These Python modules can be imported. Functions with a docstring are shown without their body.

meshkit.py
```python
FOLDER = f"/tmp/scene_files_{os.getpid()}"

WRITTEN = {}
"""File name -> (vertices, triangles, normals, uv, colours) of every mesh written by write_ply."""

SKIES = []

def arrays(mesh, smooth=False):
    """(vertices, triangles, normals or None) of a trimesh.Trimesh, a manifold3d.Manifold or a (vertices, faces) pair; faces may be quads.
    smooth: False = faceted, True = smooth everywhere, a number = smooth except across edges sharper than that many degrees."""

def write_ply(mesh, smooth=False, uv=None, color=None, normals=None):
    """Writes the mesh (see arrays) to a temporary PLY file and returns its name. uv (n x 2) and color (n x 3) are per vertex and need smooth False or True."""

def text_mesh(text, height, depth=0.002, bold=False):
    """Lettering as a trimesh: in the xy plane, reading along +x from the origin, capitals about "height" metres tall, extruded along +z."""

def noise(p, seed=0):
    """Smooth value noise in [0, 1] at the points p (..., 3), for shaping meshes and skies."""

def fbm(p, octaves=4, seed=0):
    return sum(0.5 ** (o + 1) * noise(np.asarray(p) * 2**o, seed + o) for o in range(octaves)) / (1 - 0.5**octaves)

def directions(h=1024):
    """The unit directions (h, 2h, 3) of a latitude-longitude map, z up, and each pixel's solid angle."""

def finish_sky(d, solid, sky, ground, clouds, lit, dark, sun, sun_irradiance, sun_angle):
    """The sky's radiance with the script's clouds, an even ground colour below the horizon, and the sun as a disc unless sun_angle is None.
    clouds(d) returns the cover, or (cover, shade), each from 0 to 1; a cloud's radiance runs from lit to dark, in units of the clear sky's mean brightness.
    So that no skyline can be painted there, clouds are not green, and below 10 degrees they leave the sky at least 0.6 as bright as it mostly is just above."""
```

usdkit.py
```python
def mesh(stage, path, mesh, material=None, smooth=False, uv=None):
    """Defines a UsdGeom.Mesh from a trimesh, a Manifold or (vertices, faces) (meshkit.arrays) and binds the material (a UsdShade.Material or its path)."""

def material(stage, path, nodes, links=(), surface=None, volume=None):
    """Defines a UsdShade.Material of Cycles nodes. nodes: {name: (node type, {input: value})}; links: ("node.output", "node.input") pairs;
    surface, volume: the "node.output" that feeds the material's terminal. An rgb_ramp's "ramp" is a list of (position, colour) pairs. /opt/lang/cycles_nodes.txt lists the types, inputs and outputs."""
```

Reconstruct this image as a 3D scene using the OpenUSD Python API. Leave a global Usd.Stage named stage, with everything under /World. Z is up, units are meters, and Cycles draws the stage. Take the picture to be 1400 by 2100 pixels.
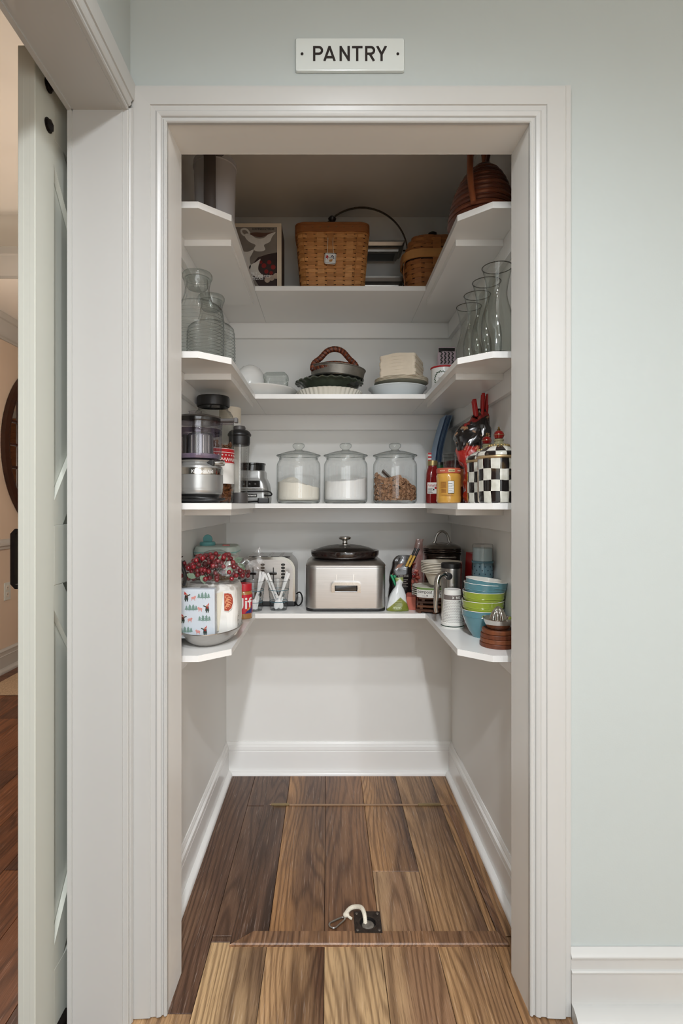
import math, random
import numpy as np, trimesh, usdkit, meshkit
from shapely.geometry import Polygon, LineString, Point, box as sbox
from shapely import affinity, union_all
from pxr import Usd, UsdGeom, UsdLux, UsdShade, Gf, Sdf

stage = Usd.Stage.CreateInMemory()
UsdGeom.SetStageUpAxis(stage, 'Z'); UsdGeom.SetStageMetersPerUnit(stage, 1.0)
UsdGeom.Xform.Define(stage, '/World')
random.seed(7); rng = np.random.default_rng(7)

# ---------------------------------------------------------------- camera, light, exposure
F = 1112.5            # focal length in pixels (picture taken as 1400 x 2100)
CX, CY, EYE = 672.0, 1035.0, 1.172
cam = UsdGeom.Camera.Define(stage, '/World/camera')
cam.CreateHorizontalApertureAttr(36.0); cam.CreateVerticalApertureAttr(54.0)
cam.CreateFocalLengthAttr(36.0 * F / 1400)
cam.CreateHorizontalApertureOffsetAttr((700 - CX) / 1400 * 36)
cam.CreateVerticalApertureOffsetAttr(-(1050 - CY) / 1400 * 36)
cam.CreateFStopAttr(0.0)
cam.CreateExposureAttr(-0.32)
cam.AddTranslateOp().Set(Gf.Vec3d(0, 0, EYE)); cam.AddRotateXOp().Set(90.0)

CONE, SOFT = 89.0, 0.82     # recessed cans: soft-edged beam
WARM = (0.95, 0.985, 1.03)
CANS = [(0.05, -0.44, 1650.0, WARM), (0.05, 0.36, 430.0, WARM), (1.4, -2.0, 1200.0, WARM), (0.2, -2.5, 1700.0, WARM)]  # first two follow the shelf shadows, last two are unseen fill lamps
ROOM_LAMP = 265.0
WINDOW_FILL = 5.2  # strength of the added fill light behind the camera

# ---------------------------------------------------------------- helpers
def lin(*c):
    c = np.array(c[0] if len(c) == 1 else c, float) / 255
    return tuple(np.where(c <= .04045, c / 12.92, ((c + .055) / 1.055) ** 2.4))
def at(px, py, Y):
    return ((px - CX) * Y / F, Y, EYE - (py - CY) * Y / F)
def X(px, Y): return (px - CX) * Y / F
def Z(py, Y): return EYE - (py - CY) * Y / F
used = {}
def numbered(parent, name):
    k = used.get((parent, name), 0); used[(parent, name)] = k + 1
    return name if k == 0 else f'{name}_{k:03d}'
def ppath(parent):
    if parent is None: return '/World'
    return str(parent.GetPath()) if hasattr(parent, 'GetPath') else parent
def setd(p, label=None, cat=None, group=None, kind=None):
    for k, v in (('label', label), ('category', cat), ('group', group), ('kind', kind)):
        if v: p.SetCustomDataByKey(k, v)
    return p
def tm(m):
    return m if isinstance(m, trimesh.Trimesh) else trimesh.Trimesh(m[0], m[1], process=False)
def cat_(ms): return trimesh.util.concatenate([tm(m) for m in ms])
def obj(name, mesh, mat, parent=None, label=None, cat=None, group=None, kind=None, smooth=35):
    if isinstance(mesh, list): mesh = cat_(mesh)
    par = ppath(parent); path = par + '/' + numbered(par, name)
    m = usdkit.mesh(stage, path, mesh, mat, smooth=smooth)
    return setd(m.GetPrim(), label, cat, group, kind)
def thing(name, label, cat, loc=(0, 0, 0), rz=0.0, group=None, kind=None, parent=None):
    par = ppath(parent); path = par + '/' + numbered(par, name)
    x = UsdGeom.Xform.Define(stage, path); x.AddTranslateOp().Set(Gf.Vec3d(*map(float, loc))); x.AddRotateZOp().Set(float(rz))
    return setd(x.GetPrim(), label, cat, group, kind)
def dup(root, loc, rz, label, group=None, scale=None):
    was = root.GetCustomData()
    r = thing(root.GetName(), label, was.get('category'), loc, rz, group or was.get('group'))
    if scale: UsdGeom.Xformable(r).AddScaleOp().Set(Gf.Vec3f(*scale))
    r.GetReferences().AddInternalReference(root.GetPath()); r.SetInstanceable(True)
    return r
def grp(root, g): root.SetCustomDataByKey('group', g)

# ---- meshes
def loft(rings, cap0=True, cap1=True, loop=False):
    R = [np.asarray(r, float) for r in rings]; n = len(R[0]); v = list(np.vstack(R)); f = []
    m = len(R)
    for i in range(m if loop else m - 1):
        a, b = i * n, ((i + 1) % m) * n
        for j in range(n):
            k = (j + 1) % n
            f += [[a + j, a + k, b + k], [a + j, b + k, b + j]]
    if not loop:
        if cap0:
            v.append(R[0].mean(0)); c = len(v) - 1
            f += [[c, (j + 1) % n, j] for j in range(n)]
        if cap1:
            v.append(R[-1].mean(0)); c = len(v) - 1; o = (m - 1) * n
            f += [[c, o + j, o + (j + 1) % n] for j in range(n)]
    return trimesh.Trimesh(np.array(v), np.array(f), process=False)
def circle(r, z, n=40, x=0, y=0, ry=None):
    a = np.arange(n) * 2 * math.pi / n
    return np.stack([x + r * np.cos(a), y + (r if ry is None else ry) * np.sin(a), np.full(n, z)], 1)
def lathe(prof, n=40, cap0=True, cap1=True, loop=False):
    return loft([circle(max(r, 1e-4), z, n) for r, z in prof], cap0, cap1, loop)
def rrect(w, d, r, z=0, n=5):
    pts = []; r = min(r, w / 2 - 1e-5, d / 2 - 1e-5)
    for cx, cy, a0 in ((w/2-r, d/2-r, 0), (-w/2+r, d/2-r, 90), (-w/2+r, -d/2+r, 180), (w/2-r, -d/2+r, 270)):
        for k in range(n + 1):
            a = math.radians(a0 + 90 * k / n); pts.append((cx + r * math.cos(a), cy + r * math.sin(a), z))
    return np.array(pts)
def rbox(w, d, h, r=.005, ch=.002, z0=0, n=4):
    """rounded-corner box, base at z0, centred in x and y"""
    ch = min(ch, h / 2.01)
    q = [(-ch, 0), (-.3*ch, .3*ch), (0, ch), (0, h - ch), (-.3*ch, h - .3*ch), (-ch, h)]
    return loft([rrect(w + 2*o, d + 2*o, max(r + o, 1e-4), z0 + z, n) for o, z in q])
def bx(x0, x1, y0, y1, z0, z1, ch=0.0):
    if ch:
        m = rbox(x1 - x0, y1 - y0, z1 - z0, ch, ch, 0, 1); m.apply_translation(((x0+x1)/2, (y0+y1)/2, z0)); return m
    m = trimesh.creation.box((x1 - x0, y1 - y0, z1 - z0)); m.apply_translation(((x0+x1)/2, (y0+y1)/2, (z0+z1)/2)); return m
def frames(P, closed=False):
    P = np.asarray(P, float)
    T = (np.roll(P, -1, 0) - np.roll(P, 1, 0)) if closed else np.gradient(P, axis=0)
    T /= np.linalg.norm(T, axis=1, keepdims=True) + 1e-12
    u = np.cross(T[0], [0, 0, 1.]) if abs(T[0][2]) < .9 else np.cross(T[0], [1., 0, 0])
    u /= np.linalg.norm(u); U = []
    for t in T:
        u = u - t * u.dot(t); u /= np.linalg.norm(u); U.append(u)
    U = np.array(U); return P, T, U, np.cross(T, U)
def tube(P, r, n=10, closed=False, flat=None, up=None):
    """round tube (or elliptic: flat=(ru, rv)) along a path; up fixes the frame"""
    P, T, U, V = frames(P, closed)
    if up is not None:
        V = np.asarray(up, float) - T * (T @ np.asarray(up, float))[:, None]; V /= np.linalg.norm(V, axis=1, keepdims=True) + 1e-9; U = np.cross(V, T)
    a = np.arange(n) * 2 * math.pi / n
    rr = np.broadcast_to(r, (len(P),))
    if flat is None: fu, fv = 1, 1
    else: fu, fv = flat
    rings = [p + q * (fu * np.cos(a)[:, None] * u + fv * np.sin(a)[:, None] * w) for p, u, w, q in zip(P, U, V, rr)]
    return loft(rings, loop=closed)
def band(P, w, t, up, closed=False):
    """flat rectangular strip: width w along up, thickness t"""
    P, T, U, V = frames(P, closed)
    V = np.broadcast_to(np.asarray(up, float), P.shape); V = V - T * np.sum(T * V, 1)[:, None]; V = V / (np.linalg.norm(V, axis=1, keepdims=True) + 1e-9); U = np.cross(V, T)
    rings = [np.array([p + u*t/2 + v*w/2, p - u*t/2 + v*w/2, p - u*t/2 - v*w/2, p + u*t/2 - v*w/2]) for p, u, v in zip(P, U, V)]
    return loft(rings, loop=closed)
def spline(P, n=40, closed=False):
    from scipy.interpolate import CubicSpline
    P = np.asarray(P, float)
    if closed: P = np.vstack([P, P[:1]])
    d = np.r_[0, np.cumsum(np.linalg.norm(np.diff(P, axis=0), axis=1))]
    s = CubicSpline(d, P, bc_type='periodic' if closed else 'natural')
    return s(np.linspace(0, d[-1], n + 1)[:-1] if closed else np.linspace(0, d[-1], n))
def polys(g):
    return [p for p in getattr(g, 'geoms', [g]) if p.geom_type == 'Polygon' and p.area > 1e-9]
def flat(g, t=.0006):
    return cat_([trimesh.creation.extrude_polygon(p, t, engine='earcut') for p in polys(g)])
def face(m, loc=(0, 0, 0)):
    """drawn in xy -> stands in xz, facing -y"""
    m = tm(m).copy(); v = m.vertices.copy(); m.vertices = np.stack([v[:, 0] + loc[0], -v[:, 2] + loc[1], v[:, 1] + loc[2]], 1); return m
def fine(m, e=.006):
    v, f = trimesh.remesh.subdivide_to_size(m.vertices, m.faces, e, max_iter=12); return trimesh.Trimesh(v, f, process=False)
def wrap(m, R, a0=0.0, z=0.0, e=.006):
    """bend a drawing in xy around a z cylinder of radius R; a0 = 0 looks along -y"""
    m = fine(tm(m), e); v = m.vertices; a = v[:, 0] / R + a0; q = R + v[:, 2]
    return trimesh.Trimesh(np.stack([q * np.sin(a), -q * np.cos(a), v[:, 1] + z], 1), m.faces, process=False)
def text(s, h, t=.0005, bold=False, centre=True, w=None):
    m = meshkit.text_mesh(s, h, t, bold)
    if w: m.apply_scale((w / np.ptp(m.vertices[:, 0]), 1, 1))
    if centre: m.apply_translation((-m.bounds[:, 0].mean(), -m.bounds[:, 1].mean(), 0))
    return m
def mv(m, x=0, y=0, z=0, rx=0, ry=0, rz=0, s=None):
    m = tm(m).copy()
    if s is not None: m.apply_scale(s)
    for a, ax in ((rx, (1, 0, 0)), (ry, (0, 1, 0)), (rz, (0, 0, 1))):
        if a: m.apply_transform(trimesh.transformations.rotation_matrix(math.radians(a), ax))
    m.apply_translation((x, y, z)); return m
def ball(r, x=0, y=0, z=0, sub=2, s=(1, 1, 1)):
    m = trimesh.creation.icosphere(sub, r); m.apply_scale(s); m.apply_translation((x, y, z)); return m
def crumple(m, amp, sc, seed=0):
    m = tm(m).copy(); v = m.vertices
    n = np.stack([meshkit.fbm(v * sc + 17.3 * k, 3, seed + k) - .5 for k in range(3)], 1)
    m.vertices = v + amp * 2 * n; return m
def sweep_profile(prof, A, B, U, V):
    """profile (u, v) pairs swept straight from A to B; A and B may each be given as (point, shear) with the cut's shift along the run per u"""
    (A, sa), (B, sb) = A, B
    A, B, U, V = map(lambda q: np.asarray(q, float), (A, B, U, V)); D = (B - A) / np.linalg.norm(B - A)
    ra = np.array([A + U*u + V*v + D*sa*u for u, v in prof]); rb = np.array([B + U*u + V*v + D*sb*u for u, v in prof])
    n = len(prof); P = Polygon(prof); f = []
    for j in range(n):
        k = (j + 1) % n; f += [[j, k, n + k], [j, n + k, n + j]]
    tv, tf = trimesh.creation.triangulate_polygon(P, engine='earcut')
    idx = [int(np.argmin([(a - p[0])**2 + (b - p[1])**2 for a, b in prof])) for p in tv]
    for t in tf:
        f.append([idx[t[0]], idx[t[1]], idx[t[2]]]); f.append([n + idx[t[0]], n + idx[t[2]], n + idx[t[1]]])
    m = trimesh.Trimesh(np.vstack([ra, rb]), f, process=False); trimesh.repair.fix_normals(m); return m

# ---- materials
UsdGeom.Scope.Define(stage, '/World/Looks')
_m = {}
def mat(name, col, rough=.5, metal=0.0, var=.05, scale=25.0, bump=0.0, bscale=120.0, stretch=(1, 1, 1), coat=0.0, spec=.5, aniso=0.0, sss=0.0, emit=None):
    """a plain procedural surface: noise varies its tone, a second noise its relief"""
    if name in _m: return _m[name]
    c = np.array(col, float)
    nodes = {'tc': ('texture_coordinate', {}), 'mp': ('mapping', {'scale': stretch}),
             'n': ('noise_texture', {'scale': scale, 'detail': 4.0}),
             'r': ('rgb_ramp', {'ramp': [(.25, tuple(np.clip(c * (1 - var), 0, 1))), (.75, tuple(np.clip(c * (1 + var), 0, 1)))]}),
             'p': ('principled_bsdf', {'roughness': rough, 'metallic': metal, 'coat_weight': coat, 'coat_roughness': .08, 'specular_ior_level': spec, 'anisotropic': aniso})}
    links = [('tc.object', 'mp.vector'), ('mp.vector', 'n.vector'), ('n.fac', 'r.fac'), ('r.color', 'p.base_color')]
    if bump:
        nodes['n2'] = ('noise_texture', {'scale': bscale, 'detail': 3.0}); nodes['b'] = ('bump', {'strength': bump, 'distance': .002})
        links += [('mp.vector', 'n2.vector'), ('n2.fac', 'b.height'), ('b.normal', 'p.normal')]
    if emit is not None:
        nodes['p'][1]['emission_color'] = col; nodes['p'][1]['emission_strength'] = emit
    _m[name] = usdkit.material(stage, '/World/Looks/' + name, nodes, links, surface='p.BSDF'); return _m[name]
def glass(name, tint=(.93, .96, .95), edge=(.30, .33, .32), rough=.02, ior=1.5, pw=.8, var=0.0, gl=1.0):
    if name in _m: return _m[name]
    nodes = {'lw': ('layer_weight', {'blend': .5}),
             'r': ('rgb_ramp', {'ramp': [(0, tint), (.5, tuple(np.array(tint) * .97)), (.78, tuple(np.array(tint) * .62 + np.array(edge) * .30)), (.95, edge), (1, edge)]}),
             't': ('transparent_bsdf', {}), 'g': ('glossy_bsdf', {'color': (gl, gl, gl), 'roughness': rough}),
             'fr': ('rgb_ramp', {'ramp': [(0, (.045,) * 3), (.5, (.075,) * 3), (.75, (.14,) * 3), (.9, (.32,) * 3), (1, (.7,) * 3)]}), 'm': ('mix_closure', {})}
    links = [('lw.facing', 'r.fac'), ('lw.facing', 'fr.fac'), ('r.color', 't.color'), ('fr.color', 'm.fac'), ('t.BSDF', 'm.closure1'), ('g.BSDF', 'm.closure2')]
    if var:
        nodes['tc'] = ('texture_coordinate', {}); nodes['n'] = ('noise_texture', {'scale': 60.0, 'detail': 2.0}); nodes['b'] = ('bump', {'strength': var, 'distance': .004})
        links += [('tc.object', 'n.vector'), ('n.fac', 'b.height'), ('b.normal', 'g.normal'), ('b.normal', 'lw.normal')]
    _m[name] = usdkit.material(stage, '/World/Looks/' + name, nodes, links, surface='m.closure'); return _m[name]
# ---------------------------------------------------------------- setting materials
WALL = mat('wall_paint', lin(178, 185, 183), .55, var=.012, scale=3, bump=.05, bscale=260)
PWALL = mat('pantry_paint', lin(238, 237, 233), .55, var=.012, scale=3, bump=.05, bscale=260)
TRIM_DIM = mat('trim_paint_dim', lin(187, 187, 184), .33, var=.01, scale=4, bump=.02, bscale=60)  # white trim paint, darkened to offset the strong light on the casings
TRIM_BRIGHT = mat('trim_paint_bright', lin(234, 232, 227), .36, var=.01, scale=4, bump=.02, bscale=60)  # same white trim, lightened where the door lining gets less light
SHELF = mat('shelf_paint', lin(242, 241, 238), .26, var=.012, scale=5, bump=.03, bscale=70)
DOORP = mat('barn_door_paint', lin(200, 202, 192), .38, var=.012, scale=4, bump=.03, bscale=80)
CEIL = mat('ceiling_paint', lin(234, 231, 225), .8, var=.012, scale=3)
TAN = mat('dining_wall_paint', lin(214, 197, 180), .6, var=.015, scale=3, bump=.04, bscale=220)
BLACKM = mat('black_iron', lin(30, 24, 22), .42, .6, var=.2)
def wood(name, xa, xb, light=(176, 132, 88), dark=(92, 62, 44), seed=0.0, rough=.36, amp=1.0):
    if name in _m: return _m[name]
    L, D = np.array(lin(light)), np.array(lin(dark)); Mid = (L * .45 + D * .55)
    nd = {'tc': ('texture_coordinate', {}), 'sp': ('separate_xyz', {}),
          'm1': ('mapping', {'scale': (1, .13, 1), 'location': (seed * 3.1, seed * 1.7, seed)}),
          'm2': ('mapping', {'scale': (1, .028, 1), 'location': (seed, seed, 0)}),
          'nA': ('noise_texture', {'scale': 9.0, 'detail': 1.5, 'roughness': .4}),
          'nB': ('noise_texture', {'scale': 14.0, 'detail': 4.0, 'roughness': .6}),
          'nF': ('noise_texture', {'scale': 300.0, 'detail': 3.0, 'roughness': .7}),
          'nG': ('noise_texture', {'scale': 60.0, 'detail': 3.0, 'roughness': .6}),
          'vk': ('voronoi_texture', {'feature': 'smooth_f1', 'scale': 5.0, 'smoothness': .55, 'randomness': 1.0}), 'kd': ('math', {'math_type': 'multiply_add', 'value2': 46.0}), 'kn': ('rgb_ramp', {'ramp': [(0, (.22, .17, .14)), (.06, (.45, .38, .33)), (.16, (1, 1, 1))]}), 'xk': ('mix_color', {'blend_type': 'multiply', 'fac': .75}),
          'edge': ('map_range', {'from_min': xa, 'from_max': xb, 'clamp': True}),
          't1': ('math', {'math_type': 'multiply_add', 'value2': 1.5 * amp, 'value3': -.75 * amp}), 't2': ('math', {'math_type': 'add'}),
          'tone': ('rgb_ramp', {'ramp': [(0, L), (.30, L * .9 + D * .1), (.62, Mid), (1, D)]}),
          'g1': ('math', {'math_type': 'multiply', 'value2': 70.0}), 'gx': ('math', {'math_type': 'multiply', 'value2': 260.0}),
          'g2': ('math', {'math_type': 'add'}), 'g2b': ('math', {'math_type': 'multiply_add', 'value2': 2.4}), 'g3': ('math', {'math_type': 'sine'}),
          'g4': ('map_range', {'from_min': -1.0, 'from_max': 1.0}),
          'gr': ('rgb_ramp', {'ramp': [(0, (.36, .31, .28)), (.25, (.68, .64, .61)), (.55, (.96, .96, .96)), (1, (1, 1, 1))]}),
          'fr': ('rgb_ramp', {'ramp': [(.30, (.46, .42, .40)), (.47, (.9, .9, .9)), (.60, (1, 1, 1)), (.75, (1.0, 1.0, 1.0))]}),
          'lr': ('rgb_ramp', {'ramp': [(.60, (0, 0, 0)), (.72, (.34, .31, .28))]}),
          'x1': ('mix_color', {'blend_type': 'multiply', 'fac': .66}), 'x2': ('mix_color', {'blend_type': 'multiply', 'fac': .95}), 'x3': ('mix_color', {'blend_type': 'screen', 'fac': .55}),
          'b': ('bump', {'strength': .25, 'distance': .0015}), 'p': ('principled_bsdf', {'roughness': rough, 'specular_ior_level': .45})}
    lk = [('tc.object', 'sp.vector'), ('tc.object', 'm1.vector'), ('tc.object', 'm2.vector'), ('m1.vector', 'nA.vector'), ('m1.vector', 'nB.vector'), ('m2.vector', 'nF.vector'), ('m2.vector', 'nG.vector'),
          ('sp.x', 'edge.value'), ('nB.fac', 't1.value1'), ('t1.value', 't2.value1'), ('edge.result', 't2.value2'), ('t2.value', 'tone.fac'),
          ('nA.fac', 'g1.value1'), ('sp.x', 'gx.value1'), ('g1.value', 'g2.value1'), ('gx.value', 'g2.value2'), ('nG.fac', 'g2b.value1'), ('m1.vector', 'vk.vector'), ('vk.distance', 'kd.value1'), ('g2.value', 'kd.value3'), ('kd.value', 'g2b.value3'), ('vk.distance', 'kn.fac'), ('g2b.value', 'g3.value1'), ('g3.value', 'g4.value'), ('g4.result', 'gr.fac'),
          ('nF.fac', 'fr.fac'), ('nF.fac', 'lr.fac'), ('tone.color', 'x1.a'), ('gr.color', 'x1.b'), ('x1.result', 'x2.a'), ('fr.color', 'x2.b'), ('x2.result', 'xk.a'), ('kn.color', 'xk.b'), ('xk.result', 'x3.a'), ('lr.color', 'x3.b'),
          ('x3.result', 'p.base_color'), ('nF.fac', 'b.height'), ('b.normal', 'p.normal')]
    _m[name] = usdkit.material(stage, '/World/Looks/' + name, nd, lk, surface='p.BSDF'); return _m[name]

# ---------------------------------------------------------------- hall ceiling lamps, the far two added for fill
def can_light(x, y, inten, col, z=2.44, lab=''):
    t = thing('recessed_light', lab, 'ceiling light', (x, y, z), 0, 'recessed ceiling lights outside the frame')
    obj('trim_ring', lathe([(.075, 0), (.095, 0), (.095, -.004), (.078, -.006)], 32, False, False, True), TRIM_DIM, t)
    l = UsdLux.SphereLight.Define(stage, str(t.GetPath()) + '/lamp')
    l.CreateRadiusAttr(.05); l.CreateIntensityAttr(inten); l.CreateColorAttr(Gf.Vec3f(*col)); l.AddTranslateOp().Set(Gf.Vec3d(0, 0, -.06))
    sp = UsdLux.ShapingAPI.Apply(l.GetPrim()); sp.CreateShapingConeAngleAttr(CONE); sp.CreateShapingConeSoftnessAttr(SOFT)
for c, w_ in zip(CANS, ('in front of the pantry door', 'nearest to the pantry door', 'added as fill at the far right of the hall', 'added as fill at the rear of the hall')): can_light(*c, lab='round white recessed ceiling light ' + w_)

# ---------------------------------------------------------------- shell
FY, FB = 1.25, 1.358                 # hall face and pantry face of the front wall
XL, XR = -.444, .539                 # pantry side walls
YB = 2.372                           # pantry back wall
OL, OR, OT = X(343, FY), X(1085, FY), Z(255, FY)
IL, IR, IT = X(372, FB), X(1048, FB), Z(317, FB)
LW0, LW1 = -.572, -.455              # wall with the barn door
JY, HZ = 1.203, 2.048                # its doorway: far jamb, head
KX, KY, KC = 3.0, -3.2, 2.44         # hall: right wall, rear wall, ceiling
def struct(name, mesh, m, parent=None, **k): return obj(name, mesh, m, parent, kind=None if parent else 'structure', **k)
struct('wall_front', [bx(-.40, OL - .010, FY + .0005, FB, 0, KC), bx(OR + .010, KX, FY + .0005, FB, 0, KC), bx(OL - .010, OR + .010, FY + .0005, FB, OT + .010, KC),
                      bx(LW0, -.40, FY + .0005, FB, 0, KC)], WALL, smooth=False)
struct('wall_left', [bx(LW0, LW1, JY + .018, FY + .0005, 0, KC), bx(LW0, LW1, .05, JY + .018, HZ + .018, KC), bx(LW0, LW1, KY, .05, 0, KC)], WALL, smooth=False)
struct('wall_left_pantry', bx(LW0, XL, FB, YB + .1, 0, 2.43), PWALL, smooth=False)
struct('wall_right_pantry', bx(XR, XR + .1, FB, YB + .1, 0, 2.43), PWALL, smooth=False)
struct('wall_back_pantry', bx(XL, XR, YB, YB + .1, 0, 2.43), PWALL, smooth=False)
struct('ceiling_pantry', bx(LW0, XR + .1, FB, YB + .1, 2.43, 2.5), CEIL, smooth=False)
struct('ceiling', bx(LW0, KX, KY, FB, KC, KC + .06), CEIL, smooth=False)
struct('wall_right', bx(KX, KX + .1, KY, FB, 0, KC), PWALL, smooth=False)  # lighter than the hall paint, to bounce light forward
wz0, wz1, wx0, wx1 = .25, 2.05, .1, 2.1
struct('wall_rear', [bx(LW0, wx0, KY - .1, KY, 0, KC), bx(wx1, KX + .1, KY - .1, KY, 0, KC), bx(wx0, wx1, KY - .1, KY, 0, wz0), bx(wx0, wx1, KY - .1, KY, wz1, KC)], PWALL, smooth=False)  # unseen rear wall, whitened to bounce fill into the pantry
w = thing('added_window_1', None, None, kind='structure')  # unseen window, added to fill the pantry with soft light
obj('window_frame', [bx(wx0 - .08, wx1 + .08, KY, KY + .02, wz1, wz1 + .09), bx(wx0 - .08, wx1 + .08, KY, KY + .03, wz0 - .05, wz0), bx(wx0 - .08, wx0, KY, KY + .02, wz0, wz1), bx(wx1, wx1 + .08, KY, KY + .02, wz0, wz1), bx((wx0 + wx1)/2 - .03, (wx0 + wx1)/2 + .03, KY - .06, KY - .02, wz0, wz1)], TRIM_DIM, w, smooth=False)
dl = UsdLux.RectLight.Define(stage, '/World/window_fill_light')  # fill light set in the added window
dl.CreateWidthAttr(wx1 - wx0); dl.CreateHeightAttr(wz1 - wz0); dl.CreateIntensityAttr(WINDOW_FILL); dl.CreateColorAttr(Gf.Vec3f(.94, .975, 1.0))
dl.AddTranslateOp().Set(Gf.Vec3d((wx0 + wx1) / 2, KY - .09, (wz0 + wz1) / 2)); dl.AddRotateXOp().Set(90.0)

# ---- door lining of the pantry opening (slightly splayed, as in the photo)
def quadprism(a, b, c, d, off):
    p = np.array([a, b, c, d], float); q = p + np.asarray(off, float)
    m = trimesh.Trimesh(np.vstack([p, q]), [[0,1,2],[0,2,3],[4,6,5],[4,7,6],[0,4,1],[1,4,5],[1,5,2],[2,5,6],[2,6,3],[3,6,7],[3,7,0],[0,7,4]], process=False)
    trimesh.repair.fix_normals(m); return m
df = thing('trim_1', None, None, kind='structure')
obj('side_jamb', quadprism((OL, FY, 0), (IL, FB, 0), (IL, FB, IT), (OL, FY, OT), (-.018, 0, 0)), TRIM_BRIGHT, df, smooth=False)
obj('side_jamb', quadprism((OR, FY, 0), (OR, FY, OT), (IR, FB, IT), (IR, FB, 0), (.018, 0, 0)), TRIM_BRIGHT, df, smooth=False)
obj('head_jamb', quadprism((OL, FY, OT), (IL, FB, IT), (IR, FB, IT), (OR, FY, OT), (0, 0, .012)), TRIM_BRIGHT, df, smooth=False)
CAS = [(0, 0), (0, .0085), (.0025, .011), (.0065, .011), (.0085, .0075), (.0115, .0075), (.0135, .0115), (.0175, .0135), (.0215, .0145), (.0245, .0125), (.026, .0115), (.036, .0125), (.0375, .0155), (.072, .0175), (.0785, .0165), (.081, .013), (.081, 0)]
def casing(parent, x0, x1, zt, org, ux, vn, wl=.081, wr=.081, z0=0.003, names=('side_casing', 'head_casing', 'side_casing')):
    """mitred casing round an opening that runs from x0 to x1 along ux; vn points out of the wall"""
    o, ux, vn = np.array(org, float), np.array(ux, float), np.array(vn, float); up = np.array([0, 0, 1.])
    def cut(w): return [(min(u, w), v) for u, v in CAS if u <= w] + ([(w, 0)] if w < .0809 else [])
    obj(names[0], sweep_profile(cut(wl), (o + ux*x0 + up*z0, 0), (o + ux*x0 + up*zt, 1), -ux, vn), TRIM_DIM, parent, smooth=30)
    obj(names[1], sweep_profile(CAS, (o + ux*x0 + up*zt, -1 if wl > .08 else -wl/.081), (o + ux*x1 + up*zt, 1 if wr > .08 else wr/.081), up, vn), TRIM_DIM, parent, smooth=30)
    obj(names[2], sweep_profile(cut(wr), (o + ux*x1 + up*z0, 0), (o + ux*x1 + up*zt, 1), ux, vn), TRIM_DIM, parent, smooth=30)
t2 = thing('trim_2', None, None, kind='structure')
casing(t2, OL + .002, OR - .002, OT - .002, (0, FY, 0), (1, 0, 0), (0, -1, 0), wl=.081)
obj('filler_strip', bx(OR + .0785, OR + .0905, FY - .012, FY + .001, .003, Z(183, FY)), TRIM_DIM, t2, smooth=False)
t3 = thing('trim_3', None, None, kind='structure')
obj('side_jamb', bx(LW0, LW1, JY, JY + .018, 0, HZ), TRIM_DIM, t3, smooth=False)
obj('side_jamb', bx(LW0, LW1, .05, .068, 0, HZ), TRIM_DIM, t3, smooth=False)
obj('head_jamb', bx(LW0, LW1, .05, JY + .018, HZ, HZ + .018), TRIM_DIM, t3, smooth=False)
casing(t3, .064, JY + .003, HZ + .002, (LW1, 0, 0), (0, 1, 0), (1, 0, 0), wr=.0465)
obj('stop_bead', [bx(LW0 - .004, LW0 + .006, JY - .004, JY + .0, 0, HZ), bx(LW0 - .004, LW0 + .006, .07, JY, HZ - .004, HZ)], TRIM_DIM, t3, smooth=False)

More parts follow.
